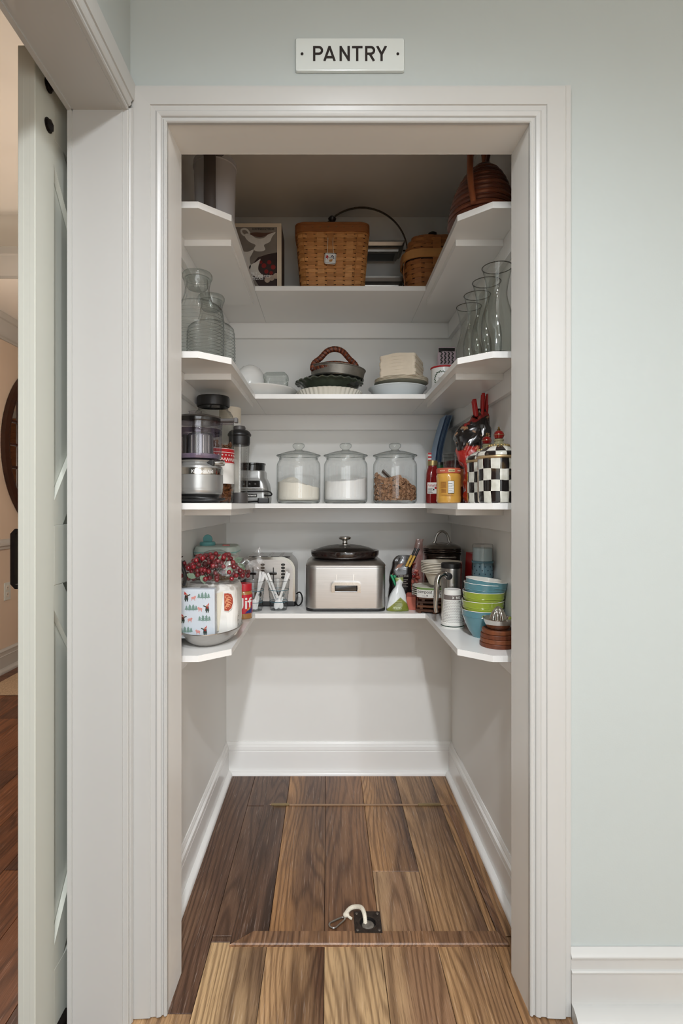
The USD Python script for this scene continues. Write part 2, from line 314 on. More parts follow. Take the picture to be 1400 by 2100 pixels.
# ---- baseboards
BASE = [(0, 0), (.0140, 0), (.0140, .104), (.0115, .106), (.0115, .110), (.0150, .113), (.0135, .126), (.0075, .132), (.0075, .136), (.0045, .142), (.003, .1465), (0, .1465)]
def baseboard(name, A, B, out, prof=BASE, shoe=.019, sa=0, sb=0, m=None):
    out = np.array(out, float); t = thing(name, None, None, kind='structure')
    obj('board', sweep_profile(prof, (np.array(A, float), sa), (np.array(B, float), sb), out, (0, 0, 1)), m or TRIM_DIM, t, smooth=30)
    if shoe:
        q = [(.014, 0), (.014 + shoe, 0), (.014 + shoe, shoe*.35), (.014 + shoe*.8, shoe*.75), (.014 + shoe*.3, shoe), (.014, shoe)]
        obj('shoe_molding', sweep_profile(q, (np.array(A, float), sa), (np.array(B, float), sb), out, (0, 0, 1)), m or TRIM_DIM, t, smooth=40)
PB = [(u, z * .94) for u, z in BASE]
baseboard('baseboard_back', (XL, YB, 0), (XR, YB, 0), (0, -1, 0), PB, .016, 1, -1, SHELF)  # pantry baseboards lightened to shelf white, since little light reaches them
baseboard('baseboard_left', (XL, FB, 0), (XL, YB, 0), (1, 0, 0), PB, .018, 0, -1, SHELF)
baseboard('baseboard_right', (XR, FB, 0), (XR, YB, 0), (-1, 0, 0), PB, .018, 0, -1, SHELF)
HB = [(0, 0), (.016, 0), (.016, .104), (.018, .106), (.018, .109), (.0165, .111), (.013, .112), (.013, .136), (.0165, .138), (.0165, .142), (.012, .149), (.004, .156), (0, .156)]
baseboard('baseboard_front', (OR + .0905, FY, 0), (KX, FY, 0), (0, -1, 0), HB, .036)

# ---- floors of separate planks
fl = thing('floor', None, None, kind='structure')
struct('floor_base', bx(-2.4, KX, KY, 6.2, -.06, -.011), mat('subfloor', lin(40, 30, 24), .9), fl, smooth=False)
SEAM = [-.466, -.3135, -.162, -.0095, .142, .2905, .441, .5925]
LG, DK, MD, PL = (200, 160, 116), (106, 78, 60), (150, 114, 86), (216, 180, 134)
def plank(x0, x1, y0, y1, m, parent=fl, top=0.0, name='plank'):
    g = .0006; return obj(name, rboxplank(x0 + g, x1 - g, y0 + g, y1 - g, -.010 + top, top), m, parent, smooth=False)
def rboxplank(x0, x1, y0, y1, z0, z1, ch=.0009):
    P = np.array([(x0, y0), (x1, y0), (x1, y1), (x0, y1)]); c = P.mean(0); Q = P + np.sign(c - P) * ch
    return loft([np.c_[P, [z0]*4], np.c_[P, [z1 - ch]*4], np.c_[Q, [z1]*4]])
HY0, HY1, HX0, HX1 = 1.474, 2.110, -.212, .462        # floor hatch
# per column: (y0, y1, material (name, xa, xb, light, dark, seed)) ; tone goes light at xa to dark at xb
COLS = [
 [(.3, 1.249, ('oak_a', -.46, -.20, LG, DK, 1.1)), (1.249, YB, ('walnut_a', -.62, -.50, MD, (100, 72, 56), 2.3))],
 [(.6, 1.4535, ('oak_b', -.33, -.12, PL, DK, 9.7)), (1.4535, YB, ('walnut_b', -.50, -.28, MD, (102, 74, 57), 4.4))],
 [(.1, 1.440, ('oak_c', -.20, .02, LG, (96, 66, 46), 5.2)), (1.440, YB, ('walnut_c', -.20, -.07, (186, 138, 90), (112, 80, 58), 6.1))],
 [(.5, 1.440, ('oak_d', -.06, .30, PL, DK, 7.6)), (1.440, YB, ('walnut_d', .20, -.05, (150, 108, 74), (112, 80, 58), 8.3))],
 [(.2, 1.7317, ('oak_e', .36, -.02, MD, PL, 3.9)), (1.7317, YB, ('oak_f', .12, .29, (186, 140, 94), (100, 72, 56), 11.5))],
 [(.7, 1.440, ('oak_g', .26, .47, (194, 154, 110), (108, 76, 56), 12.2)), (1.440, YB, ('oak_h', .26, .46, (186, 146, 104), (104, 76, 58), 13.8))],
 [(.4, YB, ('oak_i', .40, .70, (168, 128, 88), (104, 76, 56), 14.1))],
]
hat = thing('floor_hatch', 'square wooden trapdoor with raised edging and an iron ring in the pantry floor', 'trapdoor')
hole = (HX0, HX1, HY0, HY1)
for (x0, x1), col in zip(zip(SEAM[:-1], SEAM[1:]), COLS):
    for y0, y1, mm in col:
        m = wood(*mm[:3], mm[3], mm[4], mm[5])
        # parts of the plank outside and inside the hatch
        ox0, ox1 = max(x0, HX0), min(x1, HX1)
        iy0, iy1 = max(y0, HY0), min(y1, HY1)
        if ox1 <= ox0 or iy1 <= iy0: plank(x0, x1, y0, y1, m); continue
        if y0 < HY0: plank(x0, x1, y0, HY0 - .003, m)
        if y1 > HY1: plank(x0, x1, HY1 + .003, y1, m)
        if x0 < HX0 - .01: plank(x0, HX0 - .001, iy0, iy1, m)
        if x1 > HX1 + .01: plank(HX1 + .001, x1, iy0, iy1, m)
        plank(ox0, ox1, iy0, iy1, m, hat, .0015)
KW = [wood('hall_oak', 9, 10, LG, DK, 21.0), wood('hall_walnut', 9, 10, MD, DK, 22.0), wood('hall_pale_oak', 9, 10, PL, DK, 23.0)]
for i, (x0, x1) in enumerate(zip(SEAM[:-1], SEAM[1:])): plank(x0, x1, -1.1 + .2 * (i % 3), COLS[i][0][0], KW[i % 3])
for i in range(-1, 16):
    x0 = .5925 + .1515 * i if i >= 0 else -.6175
    if i < 0: segs = [(KY, -1.0), (-1.0, .2), (.2, 1.249)]
    else: segs = [(KY, -1.4 + .3 * (i % 4)), (-1.4 + .3 * (i % 4), 1.24)]
    for j, (a, b) in enumerate(segs): plank(x0, min(x0 + .1515, KX), a, b, KW[(i + j) % 3])
for i in range(7): plank(SEAM[i], SEAM[i + 1], KY, -1.1 + .2 * (i % 3), KW[(i + 1) % 3])
# hatch edging, hinge and ring plate
EDG = wood('edging_walnut', -9, 9, (150, 108, 76), (84, 58, 43), 31.0)
def xstrip(pts, z0, z1, ch):
    P = np.array(pts, float); c = P.mean(0); Q = P + (c - P) * .0
    s = Polygon(pts).buffer(-ch, join_style='mitre'); Q = np.array(s.exterior.coords)[:-1]
    k = int(np.argmin(((Q - P[0])**2).sum(1))); Q = np.roll(Q, -k, 0)
    if np.linalg.norm(Q[1] - P[1]) > np.linalg.norm(Q[-1] - P[1]): Q = np.roll(Q[::-1], 1, 0)
    return loft([np.c_[P, [z0]*4], np.c_[P, [z1 - ch]*4], np.c_[Q, [z1]*4]])
edf = wood('edging_front', -9, 9, (172, 130, 94), (88, 60, 44), 33.3)
obj('edging_strip', xstrip([(-.2615, 1.4375), (.4815, 1.4375), (.4625, 1.4835), (-.2040, 1.4835)], -.001, .0085, .003), edf, hat, smooth=False)
obj('edging_strip', xstrip([(.4815, 1.4375), (.4845, 2.11), (.4605, 2.11), (.4625, 1.4835)], -.001, .0065, .003), EDG, hat, smooth=False)
obj('edging_strip', xstrip([(-.2615, 1.4375), (-.2040, 1.4835), (-.2080, 2.11), (-.2480, 2.11)], -.001, .0045, .002), wood('edging_dark', -9, 9, (104, 74, 54), (70, 47, 36), 34.0), hat, smooth=False)
BRASS = mat('aged_brass', lin(150, 130, 95), .4, .9, var=.2)
obj('hinge', [mv(trimesh.creation.cylinder(.0035, .676, sections=12), ry=90, x=.112, y=2.1115, z=.0035)], mat('hinge_wood', lin(150, 120, 92), .5, .1, var=.25, scale=9), hat)
for k, (hx, hw) in enumerate(((-.185, .07), (.395, .09))):
    obj('hinge_leaf', bx(hx - hw/2, hx + hw/2, 2.105, 2.118, .0005, .0085, .002), BRASS, hat)
IRON = mat('rusty_cast_iron', lin(58, 48, 42), .62, .55, var=.45, scale=60, bump=.6, bscale=220)
plate = flat(sbox(-.0375, -.0385, .0375, .0385).difference(Point(0, -.004).buffer(.0225, 24)), .0045)
pr = mv(plate, .111, 1.512, .0055)
pp = obj('ring_plate', pr, IRON, hat, label='square cast iron recessed ring plate', smooth=30)
obj('cup', lathe([(.0225, .0098), (.0245, .0108), (.0265, .0102), (.0265, .0095), (.0225, .0095)], 32, False, False, True).apply_translation((.111, 1.508, 0)), IRON, pp)
obj('cup_floor', lathe([(.0228, .0095), (.021, .002), (.0005, .0015)], 28, False, False).apply_translation((.111, 1.508, 0)), mat('dark_iron_cup', lin(30, 26, 24), .8, .3), pp)
obj('lift_ring', ball(.0175, .1115, 1.503, .0055, 3, (1, 1, .36)), mat('grey_cast_iron', lin(128, 122, 114), .6, .5, var=.35, scale=90, bump=.5), pp)
for sx in (-1, 1):
    for sy in (-1, 1): obj('screw', ball(.0042, .111 + sx * .0295, 1.512 + sy * .030, .0095, 2, (1, 1, .5)), mat('screw_steel', lin(120, 112, 104), .5, .8), pp)
ck = thing('carabiner', 'small steel carabiner tied by white rope to the trapdoor ring plate', 'carabiner')
rp = spline([(.104, 1.506, .010), (.103, 1.515, .022), (.098, 1.535, .028), (.086, 1.552, .022), (.070, 1.556, .017), (.056, 1.545, .014), (.049, 1.535, .010)], 60)
def twisted(P, r, strands=3, turns=14, n=7):
    P, T, U, V = frames(P); k = np.linspace(0, turns * 2 * math.pi, len(P)); out = []
    for s in range(strands):
        a = k + s * 2 * math.pi / strands; out.append(tube(P + r * .55 * (np.cos(a)[:, None] * U + np.sin(a)[:, None] * V), r * .62, n))
    return out
ROPE = mat('cotton_rope', lin(226, 218, 200), .9, var=.1, bump=.5, bscale=500)
obj('rope', twisted(spline(rp, 160), .0052), ROPE, ck)
obj('knot', [ball(.0075, .052, 1.538, .010, 3, (1.2, 1, .9)), tube(spline([(.052, 1.537, .012), (.062, 1.531, .007), (.068, 1.528, .005)], 12), .0036)], ROPE, ck)
cl = affinity.rotate(LineString([(-.021, -.0035), (.021, -.010), (.025, 0), (.021, .010), (-.021, .0035)]).buffer(.006).buffer(-.004), 0)
pts = np.array(Point(-.018, 0).buffer(.006).union(Point(.016, 0).buffer(.0115)).convex_hull.exterior.coords)[:-1]
pts = np.c_[-pts[:, 0], pts[:, 1]]
loopP = np.c_[pts, np.zeros(len(pts))]
loopm = mv(tube(spline(loopP, 64, True), .0027, 10, True), rz=39, x=.028, y=1.517, z=.0045)
obj('clip', loopm, mat('polished_steel', lin(190, 188, 184), .22, 1.0, var=.04), ck)

# ---------------------------------------------------------------- pantry shelving
SZ = [1.978, 1.580, 1.1765, .7705]; TH = .0172
YS0, YS1, YSC = 2.0, 1.442, 1.51            # back shelf edge, side shelves' front, end of the chamfer
CLEAT = .066
words = ['top', 'second', 'third', 'bottom']
for i, z in enumerate(SZ):
    sh = thing('pantry_shelf', f'{"white U-shaped pantry shelf, " + ["topmost, holding the big woven basket", "second from the top, holding the glass carafes", "third from the top, holding three lidded glass jars", "lowest, holding the slow cooker and toaster"][i]}', 'shelf')
    xl, xr = -.268, .3605
    P = Polygon([(XL, YB), (XL, YS1), (X(406, YS1), YS1), (xl, YSC), (xl, YS0), (xr, YS0), (xr, YSC), (X(1010, YS1), YS1), (XR, YS1), (XR, YB)])
    seamL = sbox(xl - .0004, YS0, xl + .0004, YB); seamR = sbox(xr - .0004, YS0, xr + .0004, YB)
    parts = polys(P.difference(union_all([seamL, seamR])))
    for q in parts:
        obj('board', mv(flat(q, TH), z=z - TH), SHELF, sh, smooth=False)
    for s, w_, xe in ((-1, XL, xl), (1, XR, xr)):
        a, b = sorted((w_ - s * .0175, xe + s * .020))
        if i < 3: obj('support_board', bx(a, b, 1.614, 2.088, z - TH - .019, z - TH - .0002), SHELF, sh, smooth=False)
        a, b = sorted((w_, w_ - s * .0172))
        obj('cleat', bx(a, b, FB + .04, YB, z - TH - CLEAT, z - TH - .0002, .001), SHELF, sh, smooth=False)
    obj('cleat', bx(XL + .0172, XR - .0172, YB - .019, YB, z - TH - CLEAT, z - TH - .0002, .001), SHELF, sh, smooth=False)

# ---------------------------------------------------------------- sign over the door
sg = thing('pantry_sign', 'white enamel sign with black PANTRY lettering above the pantry door', 'sign', at(717, 116.5, FY))
sw, shh = 224 / 890 * .992, 68 / 890
pl = loft([face(trimesh.Trimesh(rrect(sw + 2*o, shh + 2*o, .004, zz), [[0, 1, 2]], process=False)).vertices for o, zz in ((0, -.0), (0, .0045), (-.0012, .0065), (-.004, .0075))])
ENAM = mat('white_enamel', lin(212, 219, 217), .18, var=.01, coat=.4)
obj('plate', pl, ENAM, sg)
BLK = mat('black_enamel', lin(24, 16, 16), .35, var=.1)
def stroke(lines, w=.0048): return union_all([LineString(l).buffer(w / 2, cap_style='flat', join_style='mitre') for l in lines])
def arcpts(cx, cy, rx, ry, a0, a1, n=14): return [(cx + rx * math.cos(math.radians(a0 + (a1 - a0) * k / n)), cy + ry * math.sin(math.radians(a0 + (a1 - a0) * k / n))) for k in range(n + 1)]
lw = 4.7 / 890; H_ = 30.4 / 890; s_ = .2 / 890
def LX(u): return (u - 687.5) * s_
hb = H_ / 2 - lw / 2; Lh = H_ / 2
def letter(ch, u0, u1):
    a, b = LX(u0) + lw / 2, LX(u1) - lw / 2; m_ = (a + b) / 2
    if ch in 'PR':
        r = (hb + .0006) / 2; cy = hb - r
        L = [[(a, -Lh), (a, Lh)], [(a, hb), (b - r, hb)] + arcpts(b - r, cy, r, r, 90, -90) + [(a, cy - r)]]
        if ch == 'R': L.append([(m_ - .001, cy - r), (LX(u1) - lw * .55, -Lh)])
        return stroke(L, lw)
    if ch == 'A': return stroke([[(a - .0003, -Lh), (m_, hb + lw*.25), (b + .0003, -Lh)], [(a + .0035, -.0085), (b - .0035, -.0085)]], lw).intersection(sbox(-1, -Lh, 1, Lh))
    if ch == 'N': return stroke([[(a, -Lh), (a, Lh)], [(b, -Lh), (b, Lh)], [(a, hb), (b, -hb)]], lw).intersection(sbox(LX(u0), -Lh, LX(u1), Lh))
    if ch == 'T': return stroke([[(LX(u0), hb), (LX(u1), hb)], [(m_, -Lh), (m_, Lh)]], lw)
    return stroke([[(m_, -Lh), (m_, -.002)], [(a - .0003, Lh), (m_, -.002), (b + .0003, Lh)]], lw).intersection(sbox(-1, -Lh, 1, Lh))
for ch, u0, u1 in (('P', 312, 415), ('A', 417, 542), ('N', 582, 686), ('T', 708, 816), ('R', 842, 945), ('Y', 955, 1065)):
    obj('letter', face(flat(letter(ch, u0, u1), .0007), (0, -.0074, .0012)), BLK, sg, smooth=False)
for sgn in (-1, 1):
    obj('screw', mv(ball(.0033, 0, 0, 0, 2, (1, .5, 1)), sgn * 97.5 / 890, -.0078, .0004), BLACKM, sg)

# ---------------------------------------------------------------- barn door and the dining room beyond
bd = thing('barn_door', 'off-white sliding barn door with X bracing seen edge-on at the left doorway', 'door')
DX1, DX0, DY0, DY1, DZ0, DZ1 = -.600, -.636, 1.1125, 1.92, .012, 2.114
sw_, d_ = .078, .013
obj('core_panel', bx(DX0 + d_, DX1 - d_, DY0 + .002, DY1 - .002, DZ0, DZ1), DOORP, bd, smooth=False)
for sgn in (0, 1):
    xa, xb = (DX1 - d_, DX1) if sgn else (DX0, DX0 + d_)
    for y0 in (DY0, DY1 - sw_): obj('stile', bx(xa, xb, y0, y0 + sw_, DZ0, DZ1, .0015), DOORP, bd, smooth=False)
    for z0, z1 in ((DZ1 - .14, DZ1), (.994, 1.127), (DZ0, .150)): obj('rail', bx(xa, xb - (.0008 if sgn else 0), DY0 + sw_, DY1 - sw_, z0, z1, .0015), DOORP, bd, smooth=False)
    for z0, z1 in ((.150, .994), (1.127, DZ1 - .14)):
        ya, yb = DY0 + sw_, DY1 - sw_
        for q in ([(ya, z0), (yb, z1)], [(ya, z1), (yb, z0)]):
            g = LineString([(q[0][0] - .2, q[0][1] - .2 * (q[1][1] - q[0][1]) / (yb - ya)), (q[1][0] + .2, q[1][1] + .2 * (q[1][1] - q[0][1]) / (yb - ya))]).buffer(.032, cap_style='flat').intersection(sbox(ya, z0, yb, z1))
            m = flat(g, xb - xa - .002); v = m.vertices; m = trimesh.Trimesh(np.stack([xa + .001 + v[:, 2], v[:, 0], v[:, 1]], 1), m.faces)
            obj('brace', m, DOORP, bd, smooth=False)
obj('edge_strip', bx(DX0 + .001, DX1 - .001, DY0 + .0003, DY0 + .004, DZ0, DZ1), DOORP, bd, smooth=False)
for pz in (1.986, 2.072):
    obj('hanger_bolt', [mv(lathe([(.013, 0), (.013, .006), (.010, .008), (.0, .012)], 6), ry=90, x=DX1, y=1.164, z=pz), mv(lathe([(.015, 0), (.015, .002)], 20), ry=90, x=DX1, y=1.164, z=pz)], BLACKM, bd)
hp = [(-.003, 1.150, 0), (-.020, 1.150, 0), (-.026, 1.150, .006), (-.026, 1.150, .112), (-.020, 1.150, .118), (-.003, 1.150, .118)]
obj('pull_handle', mv(band(np.array(hp), .022, .009, (0, 1, 0)), x=DX0, z=.999), BLACKM, bd, smooth=False)
obj('floor_guide', bx(-.66, -.585, 1.20, 1.245, .0, .020, .004), BLACKM)
setd(stage.GetPrimAtPath('/World/floor_guide'), 'small black floor guide under the barn door', 'door guide')
# dining room shell
DRX, DRY = -2.283, 6.0
struct('wall_dining_left', bx(DRX - .1, DRX, -1.0, DRY, 0, 2.9), TAN, smooth=False)
struct('wall_dining_back', bx(DRX - .1, LW0, DRY, DRY + .1, 0, 2.9), TAN, smooth=False)
struct('wall_dining_right', bx(LW0, LW0 + .05, YB + .1, DRY, 0, 2.9), TAN, smooth=False)
struct('wall_dining_near', bx(DRX - .1, LW0, -1.1, -1.0, 0, 2.9), TAN, smooth=False)
TZ, TY = 2.47, 3.12
struct('ceiling_dining', [bx(DRX, LW0, TY, DRY, TZ, TZ + .05), bx(DRX, -1.95, -1, TY, TZ, TZ + .05), bx(DRX, LW0, TY, TY + .04, TZ + .049, 2.86), bx(-2.0, -1.95, -1, TY, TZ, 2.86), bx(-2.0, LW0, -1, TY, 2.84, 2.9)], CEIL, smooth=False)
CR = [(0, 0), (.012, 0), (.014, .012), (.03, .02), (.05, .045), (.075, .075), (.085, .095), (.098, .10), (.10, .14), (0, .14)]
t4 = thing('trim_4', None, None, kind='structure')
obj('crown_molding', sweep_profile(CR, (np.array([DRX, -1, TZ - .141]), 0), (np.array([DRX, DRY, TZ - .141]), 0), (1, 0, 0), (0, 0, 1)), TRIM_DIM, t4)
obj('tray_molding', sweep_profile(CR, (np.array([-1.95, TY, TZ + .001]), 0), (np.array([LW0, TY, TZ - .004]), 0), (0, -1, 0), (0, 0, 1)), TRIM_DIM, t4)
obj('chair_rail', sweep_profile([(0, 0), (.012, .004), (.014, .02), (.026, .03), (.026, .042), (.016, .05), (.014, .07), (0, .075)], (np.array([DRX, -1, .855]), 0), (np.array([DRX, DRY, .855]), 0), (1, 0, 0), (0, 0, 1)), TRIM_DIM, t4)
baseboard('baseboard_dining', (DRX, -1, 0), (DRX, DRY, 0), (1, 0, 0), [(u, z * 1.02) for u, z in HB], .03)
DW = [wood('dining_walnut', -9, 9, (120, 74, 48), (74, 44, 30), 41.0), wood('dining_cherry', -9, 9, (138, 86, 54), (88, 52, 34), 42.5), wood('dining_umber', -9, 9, (104, 64, 44), (66, 40, 29), 43.2)]
for i in range(11):
    x0 = DRX + .1556 * i; ys = [.2, 1.0 + .37 * (i % 3), 2.1 + .29 * (i % 4), 3.25 + .21 * (i % 3), 4.5 + .3 * (i % 2), DRY]
    for j in range(5): plank(x0, min(x0 + .1556, -.6175), ys[j], ys[j + 1], DW[(i * 2 + j) % 3])
# round mirror
mr = thing('round_mirror', 'large round mirror with dark brown frame and grid on the dining wall', 'mirror', (DRX, 4.47, 1.606))
def rotyx(m): v = m.vertices; return trimesh.Trimesh(np.stack([v[:, 2], v[:, 0], v[:, 1]], 1), m.faces, process=False)
MW = mat('mirror_frame_wood', lin(52, 26, 16), .35, var=.2)
MR = .69
obj('mirror_glass', rotyx(lathe([(MR - .03, .012), (MR - .03, .016)], 80)), mat('mirror_silver', (.86, .84, .8), .03, 1.0, var=.01), mr)
obj('frame', rotyx(lathe([(MR - .062, .005), (MR - .06, .035), (MR - .03, .045), (MR, .035), (MR, .005)], 80, False, False, True)), MW, mr)
for k in range(-3, 4):
    q = .165 * k; h = math.sqrt((MR - .05)**2 - q * q)
    obj('muntin', bx(.016, .03, q - .009, q + .009, -h, h, .003), MW, mr, smooth=False)
    obj('muntin', bx(.0162, .0295, -h, h, q - .009, q + .009, .003), MW, mr, smooth=False)
# window with woven shades across the dining room, seen in the mirror
w2 = thing('window_2', None, None, kind='structure')
SHD = mat('woven_wood_shade', lin(122, 78, 46), .8, var=.5, scale=30, stretch=(1, 1, 12), bump=.5)
for k, wx in enumerate((-1.95, -1.25)):
    obj('window_frame', [bx(wx - .02, wx + .60, DRY - .03, DRY, 2.12, 2.20), bx(wx - .02, wx + .05, DRY - .03, DRY, .9, 2.2), bx(wx + .54, wx + .60, DRY - .03, DRY, .9, 2.2), bx(wx - .02, wx + .60, DRY - .04, DRY, .86, .92), bx(wx, wx + .58, DRY - .02, DRY, 1.48, 1.53)], TRIM_DIM, w2, smooth=False)
    for j in range(12): obj('shade_fold', bx(wx + .05, wx + .54, DRY - .05 - .004 * (j % 2), DRY - .032, 2.12 - .075 * (j + 1), 2.12 - .075 * j, .006), SHD, w2, smooth=False)
    obj('pane', bx(wx + .05, wx + .54, DRY - .012, DRY - .008, .9, 2.12), mat('bright_window', (1.0, .97, .92), .5, emit=1.2), w2, smooth=False)
ol = thing('wall_outlet', 'white double wall outlet under the chair rail in the dining room', 'outlet', (DRX, 3.86, .556))
obj('cover_plate', rotyx(mv(rbox(.075, .125, .006, .006, .002), z=0)), ENAM, ol)
for s in (-1, 1):
    so = obj('socket', rotyx(mv(rbox(.034, .036, .003, .012, .001), y=s * .024, z=.0058)), mat('outlet_socket', lin(214, 208, 198), .35), ol)
    obj('slot', [bx(.0085, .0092, a - .0012, a + .0012, s*.024 - .001, s*.024 + .008) for a in (-.006, .006)], BLACKM, so, smooth=False)
rug = obj('area_rug', crumple(fine(bx(-2.15, -1.2, 3.33, 5.6, .0, .009, .003), .12), .002, 14, 3), mat('jute_rug', lin(188, 164, 136), .95, var=.3, scale=160, bump=1.0, bscale=420))
setd(rug, 'flat woven beige jute rug on the dark dining room floor', 'rug')
# chandelier of the dining room (outside the frame)
ch = thing('chandelier', 'dining room chandelier outside the frame', 'chandelier', (-1.1, 2.55, 2.84))
obj('canopy', lathe([(.001, 0), (.06, -.002), (.05, -.02), (.01, -.03)], 24), BRASS, ch)
obj('stem', tube([(0, 0, -.02), (0, 0, -1.3)], .006), BRASS, ch)
obj('ring', tube(spline(circle(.28, -1.37, 24), 48, True), .008, 8, True), BRASS, ch)
for k in range(5):
    a = 2 * math.pi * k / 5; l = UsdLux.SphereLight.Define(stage, f'{ch.GetPath()}/bulb_{k + 1:03d}'); l.CreateRadiusAttr(.028); l.CreateIntensityAttr(ROOM_LAMP); l.CreateColorAttr(Gf.Vec3f(1.0, .85, .71)); l.AddTranslateOp().Set(Gf.Vec3d(.28 * math.cos(a), .28 * math.sin(a), -1.32))
    obj('arm', tube([(0, 0, -1.3), (.28 * math.cos(a), .28 * math.sin(a), -1.37)], .005), BRASS, ch)
# ================================================================ things on the shelves
GL = glass('clear_glass', (.955, .97, .962), (.20, .24, .23), .02); GLP = glass('clear_plastic', (.95, .96, .96), (.40, .41, .41), .06, 1.45)
GLG = glass('green_tinted_glass', (.66, .72, .66), (.16, .19, .16), .03)
GLJ = glass('jar_glass', (.98, .985, .982), (.24, .27, .26), .015)
GLPUR = glass('purple_plastic', (.88, .86, .89), (.30, .26, .32), .05)
GLS = glass('smoke_plastic', (.90, .90, .89), (.34, .33, .32), .05)
FILM = glass('plastic_film', (.97, .97, .97), (.70, .70, .70), .09, 1.5, var=.2)
STEEL = mat('brushed_steel', lin(186, 183, 179), .27, 1.0, var=.06, scale=60, stretch=(1, 1, 14), bump=.04, bscale=300, aniso=.4)
STEELH = mat('brushed_steel_panel', lin(194, 191, 188), .34, 1.0, var=.07, scale=40, stretch=(.3, .3, 22), bump=.05, bscale=260, aniso=.5)
CHROME = mat('chrome', lin(206, 203, 198), .10, 1.0, var=.02)
SILV = mat('silver_paint', lin(160, 160, 158), .32, .75, var=.03)
TIN = mat('old_tin', lin(140, 136, 128), .55, .8, var=.16, scale=40, bump=.12)
BLKP = mat('black_plastic', lin(26, 25, 25), .38, var=.1)
BLKG = mat('black_gloss', lin(16, 14, 14), .12, var=.1, coat=.5)
DGRY = mat('dark_grey_plastic', lin(74, 70, 68), .45, var=.06)
WCER = mat('white_ceramic', lin(240, 239, 235), .16, var=.012, coat=.4)
CCER = mat('cream_ceramic', lin(232, 226, 212), .2, var=.02, coat=.4)
WPLA = mat('white_plastic', lin(240, 240, 238), .3, var=.01)
WPAP = mat('white_paper', lin(236, 234, 228), .75, var=.02, bump=.08)
PRW = mat('print_white', lin(238, 236, 230), .5, var=.01)
PRK = mat('print_black', lin(30, 26, 24), .5, var=.05)
PRG = mat('print_grey', lin(110, 108, 106), .5, var=.04)
PRR = mat('print_red', lin(186, 32, 38), .45, var=.06)
GOLD = mat('gold_trim', lin(190, 150, 84), .3, .9, var=.15, scale=60)

# ---------------------------------------------------------------- top shelf
S1, S2, S3, S4 = SZ
t = thing('pitcher', 'tall grey plastic pitcher with dark handle at the left end of the top shelf', 'pitcher', (X(441, 1.665), 1.665, S1), 0)
GRYP = mat('grey_plastic', lin(190, 186, 186), .34, var=.05, scale=8)
obj('body', lathe([(.054, 0), (.0565, .004), (.058, .03), (.0615, .15), (.0635, .222), (.0650, .226), (.0650, .238), (.0630, .241), (.0615, .238), (.06, .2), (.052, .01), (.0, .008)], 48), GRYP, t)
obj('rim_band', lathe([(.0636, .2205), (.0662, .222), (.0662, .2245), (.0636, .226)], 48, False, False, True), GRYP, t)
hp = spline([(.006, -.060, .232), (.006, -.076, .243), (.006, -.098, .236), (.006, -.104, .20), (.005, -.100, .12), (.004, -.092, .05), (.004, -.078, .014), (.004, -.058, .010)], 40)
obj('handle', tube(hp, 1.0, 14, flat=(.008, .0175), up=(1, 0, 0)), mat('dark_brown_plastic', lin(84, 74, 68), .4, var=.08), t)
obj('handle_mount', mv(lathe([(.022, 0), (.020, .006), (.012, .012), (.006, .014)], 20), rx=90, s=(1.5, .5, 1), x=.006, y=-.058, z=.232), mat('dark_brown_plastic', None), t)

# gravy boat box
bw, bh, bd_ = .2, .273, .132
t = thing('gift_box', 'cardboard box printed with white gravy boats beside the big woven basket', 'box', (X(523.5, 2.08), 2.08, S1))
CARD = mat('cream_card', lin(222, 204, 178), .6, var=.02)
obj('carton', mv(rbox(bw, bd_, bh, .002, .001), y=bd_ / 2), CARD, t, smooth=False)
k = 2.08 / F
def U(px): return (px - 523.5) * k
def Vv(py): return Z(py, 2.08) - S1
def pp_(L): return [(U(a), Vv(b)) for a, b in L]
q0 = -.0005
obj('side_panel', bx(bw/2, bw/2 + .0006, .004, bd_ - .004, .004, bh - .006), mat('box_side_print', lin(104, 88, 78), .55, var=.25, scale=14), t, smooth=False)
obj('front_picture', face(flat(sbox(U(474), Vv(597), U(568), Vv(466)), .0005)), mat('print_backdrop', lin(132, 122, 112), .5, var=.30, scale=9), t, smooth=False)
def decal(name, g, m, par, d, th=.0003): return obj(name, face(flat(g, th), (0, -d, 0)), m, par, smooth=False)
dark = Polygon(pp_([(520, 566), (516, 548), (530, 530), (548, 524), (568, 520), (568, 597), (540, 597)])).buffer(.004)
decal('picture_dark_area', dark.intersection(sbox(U(474), Vv(597), U(568), Vv(466))), mat('print_dark_brown', lin(52, 34, 30), .5, var=.3), t, .0006)  # dark printed area at the lower right of the picture
obj('picture_berries', [face(mv(flat(Point(0, 0).buffer(r, 12), .0003), U(a), Vv(b)), (0, -.0009, 0)) for a, b, r in ((541, 545, .009), (552, 538, .008), (560, 548, .009), (546, 557, .008), (556, 560, .007), (535, 538, .006))], mat('print_berry', lin(128, 34, 30), .4, var=.3), t, smooth=False)
IV = mat('print_ivory', lin(214, 208, 198), .45, var=.1, scale=30)
boat = Polygon(spline(pp_([(503, 480), (514, 498), (524, 504), (520, 511), (544, 511), (541, 504), (552, 497), (559, 484), (565, 477), (553, 479), (543, 487), (522, 487), (512, 480)]), 60, True))
hl = LineString(spline(pp_([(505, 484), (497, 480), (495, 472), (503, 470), (512, 480)]), 24)).buffer(.0035)
decal('gravy_boat_picture', boat.union(hl).buffer(0), IV, t, .0009)
decal('gravy_boat_hollow', Polygon(spline(pp_([(512, 480), (520, 484), (542, 485), (552, 480), (562, 477), (540, 478), (522, 477)]), 40, True)), mat('print_gravy', lin(94, 66, 54), .4, var=.2), t, .0012)
boat2 = Polygon(spline(pp_([(486, 515), (500, 516), (510, 516), (520, 512), (516, 522), (512, 532), (514, 548), (500, 560), (486, 560)]), 50, True))
